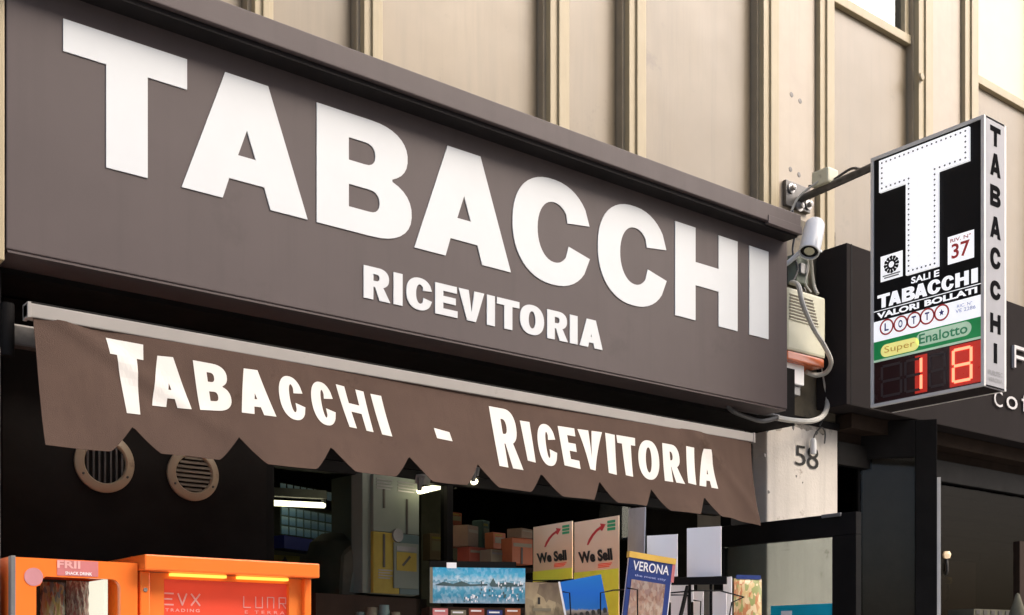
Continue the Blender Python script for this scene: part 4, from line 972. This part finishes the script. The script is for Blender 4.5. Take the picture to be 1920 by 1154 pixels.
text(t, 'code_text', 'VE 2286', O, U, V, N, fu(1790), fu(1828), zw - .066, zw - .046, M['paleblue'], .01, .0046)
za, zbb = zd + .022, zg - .028
def capsule(pa, pb, z0_, z1_, m_):
    a, b = fu(pa), fu(pb); rr = (z1_ - z0_) / 2; zc_ = (z0_ + z1_) / 2
    solid(MB(), [arc(b - rr, zc_, rr, rr, -90, 90, 10) + arc(a + rr, zc_, rr, rr, 90, 270, 10)], O, U, V, N, .003, .0042).build('halo', m_, t)
capsule(1650, 1722, za - .010, zbb + .002, M['yellow']); capsule(1716, 1820, za + .004, zbb + .020, M['palegreen'])
text(t, 'superenalotto_text', 'Super', O, U, V, N, fu(1657), fu(1714), za + .002, zbb - .010, M['gold'], .0, .0056)
text(t, 'superenalotto_text', 'Enalotto', O, U, V, N, fu(1722), fu(1813), za + .016, zbb + .010, M['dkgreen'], .015, .0058)
# seven segment digits
dz0, dz1 = zb_ + f_ + .025, zd - .030
def digit(pa, pb, on, lit):
    a, b = fu(pa), fu(pb); mid = (dz0 + dz1) / 2; th = .014
    segs = {'a': (a + .012, b - .012, dz1 - th, dz1), 'd': (a + .012, b - .012, dz0, dz0 + th), 'g': (a + .012, b - .012, mid - th / 2, mid + th / 2),
            'f': (a, a + th, mid + .008, dz1 - .008), 'e': (a, a + th, dz0 + .008, mid - .008), 'b': (b - th, b, mid + .008, dz1 - .008), 'c': (b - th, b, dz0 + .008, mid - .008)}
    for k, (p, q, r, s) in segs.items():
        l_ = k in on
        rect(t, 'segment', O, U, V, N, p, q, r, s, .003 if l_ else .0026, .008 if l_ else .0045, M['seg'] if l_ else M['segoff'], .001)
digit(1650, 1690, '', 0); digit(1694, 1728, 'bc', 1); digit(1740, 1772, '', 0); digit(1784, 1822, 'abcdefg', 1)
rect(t, 'red_glow', O, U, V, N, fu(1779), u1 - .002, zb_ + f_ + .008, zd - .012, .0028, .0036, M['dispglow'])
rect(t, 'red_glow', O, U, V, N, fu(1714), fu(1737), zb_ + f_ + .012, zd - .020, .0028, .0036, M['dispglow'])
# vertical TABACCHI on the street edge
O2 = Vector((XB + .02, Y2, 0)); U2 = UX; N2 = Vector((0, -1, 0)); we = XE - XB - .04
ys = [(240, 276), (290, 332), (350, 389), (408, 448), (466, 505), (528, 563), (590, 626), (645, 682)]
for ch_, (ya, yb) in zip('TABACCHI', ys):
    za_, zb2 = PY(1868, yb, Y2).z, PY(1868, ya, Y2).z; hh = zb2 - za_; wd = .030 if ch_ == 'I' else .098
    solid(MB(), glyph(ch_, wd, hh, wd if ch_ == 'I' else .026, .026), O2 + Vector(((we - wd) / 2, 0, za_)), U2, V, N2, 0, .002).build('letter_' + ch_.lower(), M['ink'], t)
for (s_, ya, yb) in (('PUBLITEC', 706, 697), ('VERONA', 718, 710)):
    text(t, 'maker_text', s_, O2, U2, V, N2, we * .12, we * .88, PY(1868, ya, Y2).z, PY(1868, yb, Y2).z, M['grey'], .02, .002)
# arm, wall plate, bolts
xm = X4(1500, YF); za = PY(1493, 372, YF).z; ze = PX(1632, 326, (XB + XE) / 2 - .05).z
A = Vector((xm, YF + .02, za)); B = Vector(((XB + XE) / 2 - .02, Y1, za + .03))
MB().tube([A, B], .023, 12, False).build('arm', M['steel'], t, smooth=True)
MB().box(xm - .13, xm + .10, YF + .0, YF + .026, za - .06, za + .09).build('wall_plate', M['steel'], t, bevel=.004)
for dx, dz in ((-.085, .045), (.075, -.015), (-.01, -.045)):
    MB().lathe((xm + dx, YF - .0005, za + dz), (0, -1, 0), [(.03, 0), (.03, .008), (.016, .010), (.016, .03), (.0, .034)], 14).build('bolt', M['chrome'], t, smooth=True)
q = PX(1534, 338, xm); q.y = 4.22
MB().box(xm - .05, xm + .05, 4.16, 4.28, za + .02, za + .11).build('lamp_box', M['siren'], t, bevel=.012)
MB().tube([A + Vector((-.02, -.1, .05)), A + Vector((0, -.2, .03)), A + Vector((.02, -.36, .075)), A + Vector((0.02, -.44, .05)), B + Vector((0, .02, .02))], .008, 8).build('cable', M['steel'], t, smooth=True)
MB().tube([Vector((xm - .03, 4.2, za + .06)), Vector((xm - .09, 4.33, za - .02)), Vector((xm - .12, 4.38, za - .13)), Vector((xm - .12, 4.39, za - .2))], .007, 8).build('cable', M['cable'], t, smooth=True)
MB().lathe(Vector(((XB + XE) / 2, Y1 + .005, PX(1630, 370, (XB + XE) / 2).z)), (0, 1, 0), [(0, .03), (.03, .025), (.035, 0)], 14).build('end_knob', M['steel'], t, smooth=True)

# ================================================================== SECURITY CAMERA, SIREN, CABLES, NUMBER
q = PY(1523, 446, 4.22)
ax = Vector((-.44, -.14, -.88)).normalized()
t = thing('security_camera', q, 'white bullet security camera at the right end of the long sign', 'camera')
MB().lathe(q - ax * .12, ax, [(0, 0), (.045, .003), (.056, .02), (.059, .06), (.061, .225), (.059, .235), (.052, .235), (.052, .218)], 28).build('body', M['camwhite'], t, smooth=True)
MB().lathe(q - ax * .12, ax, [(0, .220), (.0525, .219)], 28).build('front_glass', M['black'], t)
MB().lathe(q - ax * .12, ax, [(.028, .2225), (.03, .226), (.014, .228), (0, .228)], 20).build('lens', M['siren'], t, smooth=True)
MB().tube([q + Vector((0, .03, -.03)), q + Vector((-.03, .12, -.10)), Vector((q.x - .06, YF, q.z - .14))], .014, 10).build('bracket', M['camwhite'], t, smooth=True)
MB().box(q.x + .02, q.x + .12, 4.24, 4.26, q.z - .055, q.z - .04).build('side_screw', M['camwhite'], t, bevel=.003)
# junction box with cables under the camera
q = PY(1497, 512, 4.36)
t = thing('junction_box', q, 'grimy pale junction box directly below the security camera', 'junction box')
MB().box(q.x - .055, q.x + .055, 4.33, 4.40, q.z - .07, q.z + .10).build('box', M['pale'], t, bevel=.008)
MB().box(q.x - .04, q.x + .03, 4.31, 4.329, q.z - .02, q.z + .04).build('cover', M['grey'], t, bevel=.004)
for dx in (-.03, .0, .03): MB().tube([(q.x + dx, 4.36, q.z - .07), (q.x + dx * 1.3, 4.34, q.z - .11), (q.x + dx, 4.37, q.z - .15)], .006, 6).build('gland', M['dkcable'], t, smooth=True)
# siren
sx0, sx1 = X4(1476, 4.25), X4(1548, 4.25); sz0, sz1 = PY(1512, 664, 4.25).z, PY(1512, 548, 4.25).z
t = thing('alarm_siren', ((sx0 + sx1) / 2, 4.35, sz0), 'yellowed alarm siren box with louvres and an orange strobe base', 'alarm siren')
MB().box(sx0, sx1, 4.25, 4.40, sz0, sz1).build('housing', M['siren'], t, bevel=.015)
for k in range(9):
    z_ = sz1 - .035 - .018 * k
    MB().box(sx0 + .02, sx0 + .02 + (sx1 - sx0) * (.6 + .02 * k), 4.244, 4.251, z_ - .006, z_ + .001).build('louvre', M['siren'], t, bevel=.002)
    if k < 8: MB().box(sx0 + .02, sx0 + .02 + (sx1 - sx0) * (.6 + .02 * k), 4.2482, 4.2512, z_ - .0135, z_ - .0075).build('louvre_gap', M['slat'], t)
MB().box(sx0 + .005, sx1 - .005, 4.255, 4.395, sz0 - .055, sz0 - .002).build('strobe_lens', M['orange_lens'], t, bevel=.01)
q0, q1 = X4(1474, 4.30), X4(1508, 4.30)
t = thing('small_white_box', (q0, 4.35, PY(1490, 722, 4.3).z), 'small white terminal box under the orange strobe', 'terminal box')
MB().box(q0, q1, 4.30, 4.40, PY(1490, 720, 4.3).z, PY(1490, 674, 4.3).z).build('box', M['white'], t, bevel=.005)
MB().box(q0 + .02, q1 - .01, 4.32, 4.40, PY(1490, 738, 4.3).z, PY(1490, 722, 4.3).z).build('base', M['grey'], t, bevel=.003)
def cable(pts, r, m_, lab):
    o = MB().tube([PY(*p) for p in pts], r, 8).build('cable', M[m_], None, smooth=True); return tag(o, lab, 'cable')
cable([(1484, 530, 4.3), (1497, 536, 4.2), (1505, 570, 4.17), (1524, 614, 4.17), (1545, 648, 4.18), (1558, 678, 4.22), (1550, 698, 4.28), (1530, 704, 4.33), (1512, 698, 4.34)], .014, 'cable', 'grey cable running down over the louvred siren box')
cable([(1543, 690, 4.36), (1548, 720, 4.34), (1552, 756, 4.32), (1543, 780, 4.28), (1520, 790, 4.22), (1488, 789, 4.2), (1456, 784, 4.15)], .016, 'cable', 'thick pale grey cable curving below the siren under the sign')
cable([(1520, 478, 4.3), (1522, 505, 4.33), (1526, 535, 4.33), (1533, 552, 4.3)], .010, 'cable', 'short pale cable hanging from the security camera to the siren')
cable([(1456, 784, 4.15), (1430, 790, 4.15), (1405, 784, 4.14), (1375, 772, 4.12), (1362, 760, 4.12)], .012, 'dkcable', 'dark lower cable drooping under the right end of the sign')
cable([(1460, 780, 4.2), (1432, 776, 4.18), (1400, 770, 4.16), (1380, 764, 4.14)], .009, 'dkcable', 'thin dark upper cable under the right end of the sign')
cable([(1486, 395, 4.36), (1492, 430, 4.33), (1486, 470, 4.35), (1496, 505, 4.32), (1484, 532, 4.3)], .006, 'dkcable', 'thin dark wire hanging from the crown end to the junction box')
cable([(1508, 470, 4.33), (1516, 500, 4.30), (1510, 530, 4.31), (1521, 548, 4.28)], .005, 'cable', 'thin pale wire looping beside the junction box')
cable([(1556, 690, 4.385), (1557, 730, 4.385), (1550, 770, 4.385), (1536, 800, 4.385)], .006, 'dkcable', 'thin dark wire stapled to the pillar right of the thick cable')
t = thing('house_number', PY(1511, 878, YF), 'black metal house number 58 on the cream pillar', 'house number')
A = PY(1490, 872, YF); B = PY(1510, 872, YF); C_ = PY(1534, 882, YF)
text(t, 'digit', '5', (0, YF, 0), UX, UZ, -UY, A.x, B.x, PY(1500, 874, YF).z, PY(1500, 836, YF).z, M['slat2'], -.002, .004)
text(t, 'digit', '8', (0, YF, 0), UX, UZ, -UY, B.x + .012, C_.x, PY(1522, 880, YF).z, PY(1522, 838, YF).z, M['slat2'], -.002, .004)
q = PY(1525, 838, YF - .03)
t = thing('hanging_plug', q, 'small white plug on a dark wire hanging over the house number', 'plug')
MB().lathe(q + Vector((0, 0, -.045)), (0, 0, 1), [(0, 0), (.017, .002), (.019, .03), (.018, .08), (.012, .095), (0, .096)], 14).build('body', M['white'], t, smooth=True)
MB().tube([q + Vector((0, 0, .045)), PY(1530, 812, YF - .02), PY(1540, 802, YF - .02), PY(1547, 812, YF - .02), PY(1546, 832, YF - .02)], .005, 6).build('wire', M['steel'], t, smooth=True)

# ================================================================== NEIGHBOUR SHOP
XN0 = 5.796; YN = 4.18; zn0, zn1 = 3.094, PY(1587, 455, YN).z
t = thing('neighbour_fascia', (XN0, YN, zn0), 'charcoal fascia box of the neighbouring cafe with thin pale lettering', 'shop sign')
MB().box(XN0, 14, YN, YF - .002, zn0, zn1).build('fascia_box', M['charcoal'], t, bevel=.005)
MB().box(XN0 + .04, XN0 + .05, YN - .002, YN + .001, zn0, zn1).build('joint', M['dark'], t)
a = X4(1897, YN); zt_, zb2 = PY(1897, 648, YN).z, PY(1897, 690, YN).z
solid(MB(), glyph('F', .16, zt_ - zb2, .022, .022), (a, YN, zb2), UX, UZ, -UY, 0, .02).build('letter_f', M['nletter'], t)
L0, L1, L2 = X4(1861, YN), X4(1884, YN), X4(1914, YN)
text(t, 'letter_c', 'C', (0, YN, 0), UX, UZ, -UY, L0, X4(1877, YN), PY(1870, 764, YN).z, PY(1870, 734, YN).z, M['nletter'], .0, .012)
text(t, 'letter_o', 'o', (0, YN, 0), UX, UZ, -UY, L1, X4(1905, YN), PY(1893, 768, YN).z, PY(1893, 744, YN).z, M['nletter'], .0, .012)
text(t, 'letter_f', 'f', (0, YN, 0), UX, UZ, -UY, L2 - .01, X4(1928, YN), PY(1918, 773, YN).z, PY(1918, 737, YN).z, M['nletter'], .0, .012)
# entrance: ceiling, back, side wall
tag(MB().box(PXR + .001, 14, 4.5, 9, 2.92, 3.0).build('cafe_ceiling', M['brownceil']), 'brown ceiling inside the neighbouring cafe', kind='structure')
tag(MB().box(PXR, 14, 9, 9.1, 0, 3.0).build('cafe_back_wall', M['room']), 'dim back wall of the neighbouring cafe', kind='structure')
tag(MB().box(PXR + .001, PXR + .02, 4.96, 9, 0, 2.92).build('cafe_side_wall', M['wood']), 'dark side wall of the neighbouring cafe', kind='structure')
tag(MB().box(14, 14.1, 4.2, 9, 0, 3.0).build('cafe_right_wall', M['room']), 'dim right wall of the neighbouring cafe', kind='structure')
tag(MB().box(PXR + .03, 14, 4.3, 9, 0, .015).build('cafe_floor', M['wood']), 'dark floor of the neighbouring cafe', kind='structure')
bmz = .07
for k, yy in enumerate((5.3, 6.2, 7.1, 8.0)):
    o = MB().box(PXR + .04, 13.9, yy, yy + .35, 2.84, 2.918).build('ceiling_beam', M['wood']); tag(o, 'dark ceiling beam, %s inside the cafe from the street' % ['first', 'second', 'third', 'fourth'][k], 'beam', 'beams under the cafe ceiling')
# soffit slab and header under the fascia
t = thing('cafe_front', (7, YN, 0), 'black framed glazed front of the neighbouring cafe with a silver edge trim', 'shop front')
MB().box(PXR, 14, YN + .12, 4.9, 3.0, zn0 - .004).build('soffit', M['brownceil'], t)
hz0, hz1 = PY(1760, 902, YF).z, PY(1760, 862, YF).z
MB().box(PXR + .002, 14, YF, YF + .07, hz0, hz1).build('header_rail', M['dark'], t, bevel=.004)
MB().box(PXR + .002, 14, YF + .03, YF + .04, hz1, 3.0).build('transom_panel', M['brownceil'], t)
MB().box(PXR + .05, 14, YF + .045, YF + .052, 0, hz0).build('pane', M['cafeglass'], t)
# fixed side light with glass (turned out from the wall)
H = Vector((6.30, 4.42, 0)); E_ = Vector((PX(1757, 700, 6.56).x, PX(1757, 700, 6.56).y, 0))
Ud = (E_ - H).normalized(); Nd = Ud.cross(UZ); Ld = (E_ - H).length
print('NDOOR', H, E_, Ld)
zt = 3.085
def at_u(px):
    u = (px - 960) / F; dx, dy = CA * u + SA, CA - SA * u
    den = Ud.x * dy - Ud.y * dx
    return (H.y * dx - H.x * dy) / den
g0, g1 = at_u(1612), at_u(1716)
print('GL', g0, g1)
dl = thing('cafe_door', H, 'tall black framed glass door leaf with grey painted reflection standing open beside the pillar', 'door')
gzt = zt - .23
rect(dl, 'stile', H, Ud, UZ, Nd, g1, Ld, 0.03, zt, -.05, 0, M['dark'], .004)
rect(dl, 'stile', H, Ud, UZ, Nd, -.06, g0, 0.03, zt, -.05, 0, M['dark'], .004)
rect(dl, 'top_rail', H, Ud, UZ, Nd, g0 + .001, g1 - .001, gzt, zt, -.05, 0, M['dark'], .004)
rect(dl, 'bottom_rail', H, Ud, UZ, Nd, g0 + .001, g1 - .001, .03, .3, -.05, 0, M['dark'], .004)
rect(dl, 'glass', H, Ud, UZ, Nd, g0, g1, .3, gzt, -.030, -.022, M['nglass'])
rect(dl, 'reflection_panel', H, Ud, UZ, Nd, g0, g1, .3, gzt, -.046, -.040, M['reflgrey'])  # grey sheet behind the pane stands for its reflection
# silver trim at the free edge
za = PD(1759, 897, 7.2).z
MB().ob(H, Ud, UZ, Nd, Ld + .0005, Ld + .022, 0.03, PD(1758, 895, (H + Ud * Ld).x * SA + (H + Ud * Ld).y * CA).z, -.045, -.004).build('edge_trim', M['rim'], dl)
# cafe interior bits
for (px, py, D, lab) in ((1775, 1048, 8.0, 'small warm wall lamp in the cafe, the upper one'), (1778, 1096, 8.3, 'small warm wall lamp in the cafe, the lower one')):
    q = PD(px, py, D); t = thing('wall_lamp', q, lab, 'lamp', 'small lamps in the cafe')
    MB().lathe(q, (0, 0, 1), [(0, 0), (.022, .004), (.03, .03), (.02, .05), (0, .052)], 16).build('bulb', M['warmlamp'] if py < 1060 else M['ochre'], t, smooth=True)
    MB().tube([q + Vector((0, 0, -.003)), q + Vector((0, 0, -.1)), q + Vector((.04, .1, -.14))], .009, 8).build('stem', M['steel'], t, smooth=True)
f_ = frame3(1768, 1050, 1300, 8.4, 1830, 8.7); card('wood_column', f_, M['wood'], 'reddish dark wooden column behind the small cafe lamps', 'column', th=.3)
f_ = frame3(1826, 1142, 1300, 7.6, 1895, 7.8)
def cups(t, A, U, V, N, w, h):
    for k in range(5): rect(t, 'cut_out', A, U, V, N, w * (k + .25) / 5, w * (k + .75) / 5, h - .035, h - .008, .0005, .004, M['cardblack'])
card('bottle_crate', f_, M['roomlight'], 'dim brown crate with openings along its top edge in the cafe', 'crate', th=.2, extra=cups)
q = PD(1908, 1150, 7.4); o = MB().lathe(q, (0, 0, 1), [(0, -.2), (.05, -.2), (.05, 0), (.03, .06), (.012, .12), (0, .13)], 14).build('bottle', M['roomlight'], None, smooth=True); tag(o, 'dim bottle with pointed top at the right edge of the cafe glass', 'bottle')
f_ = frame3(1912, 1015, 1300, 7.8, 1980, 8.0); card('curtain_panel', f_, M['wood'], 'dark upright panel at the right edge of the cafe window', 'panel', th=.05)

# ================================================================== ACROSS THE STREET (unseen; ends and height set to shape reflections and sky light)
op = thing('unseen_opposite_building', (0, -12, 0), 'unseen plain ochre building across the street with dark windows, sized to shape reflections', 'building')
MB().box(-5, 20, -20, -12, 0, 16).build('wall', M['opp'], op)
for fl in range(5):
    for k in range(8):
        x0 = -3.5 + 3 * k
        MB().box(x0, x0 + 1.3, -12.0, -11.95, 1.2 + 3.1 * fl, 3.1 + 3.1 * fl).build('window', M['oppwin'], op)
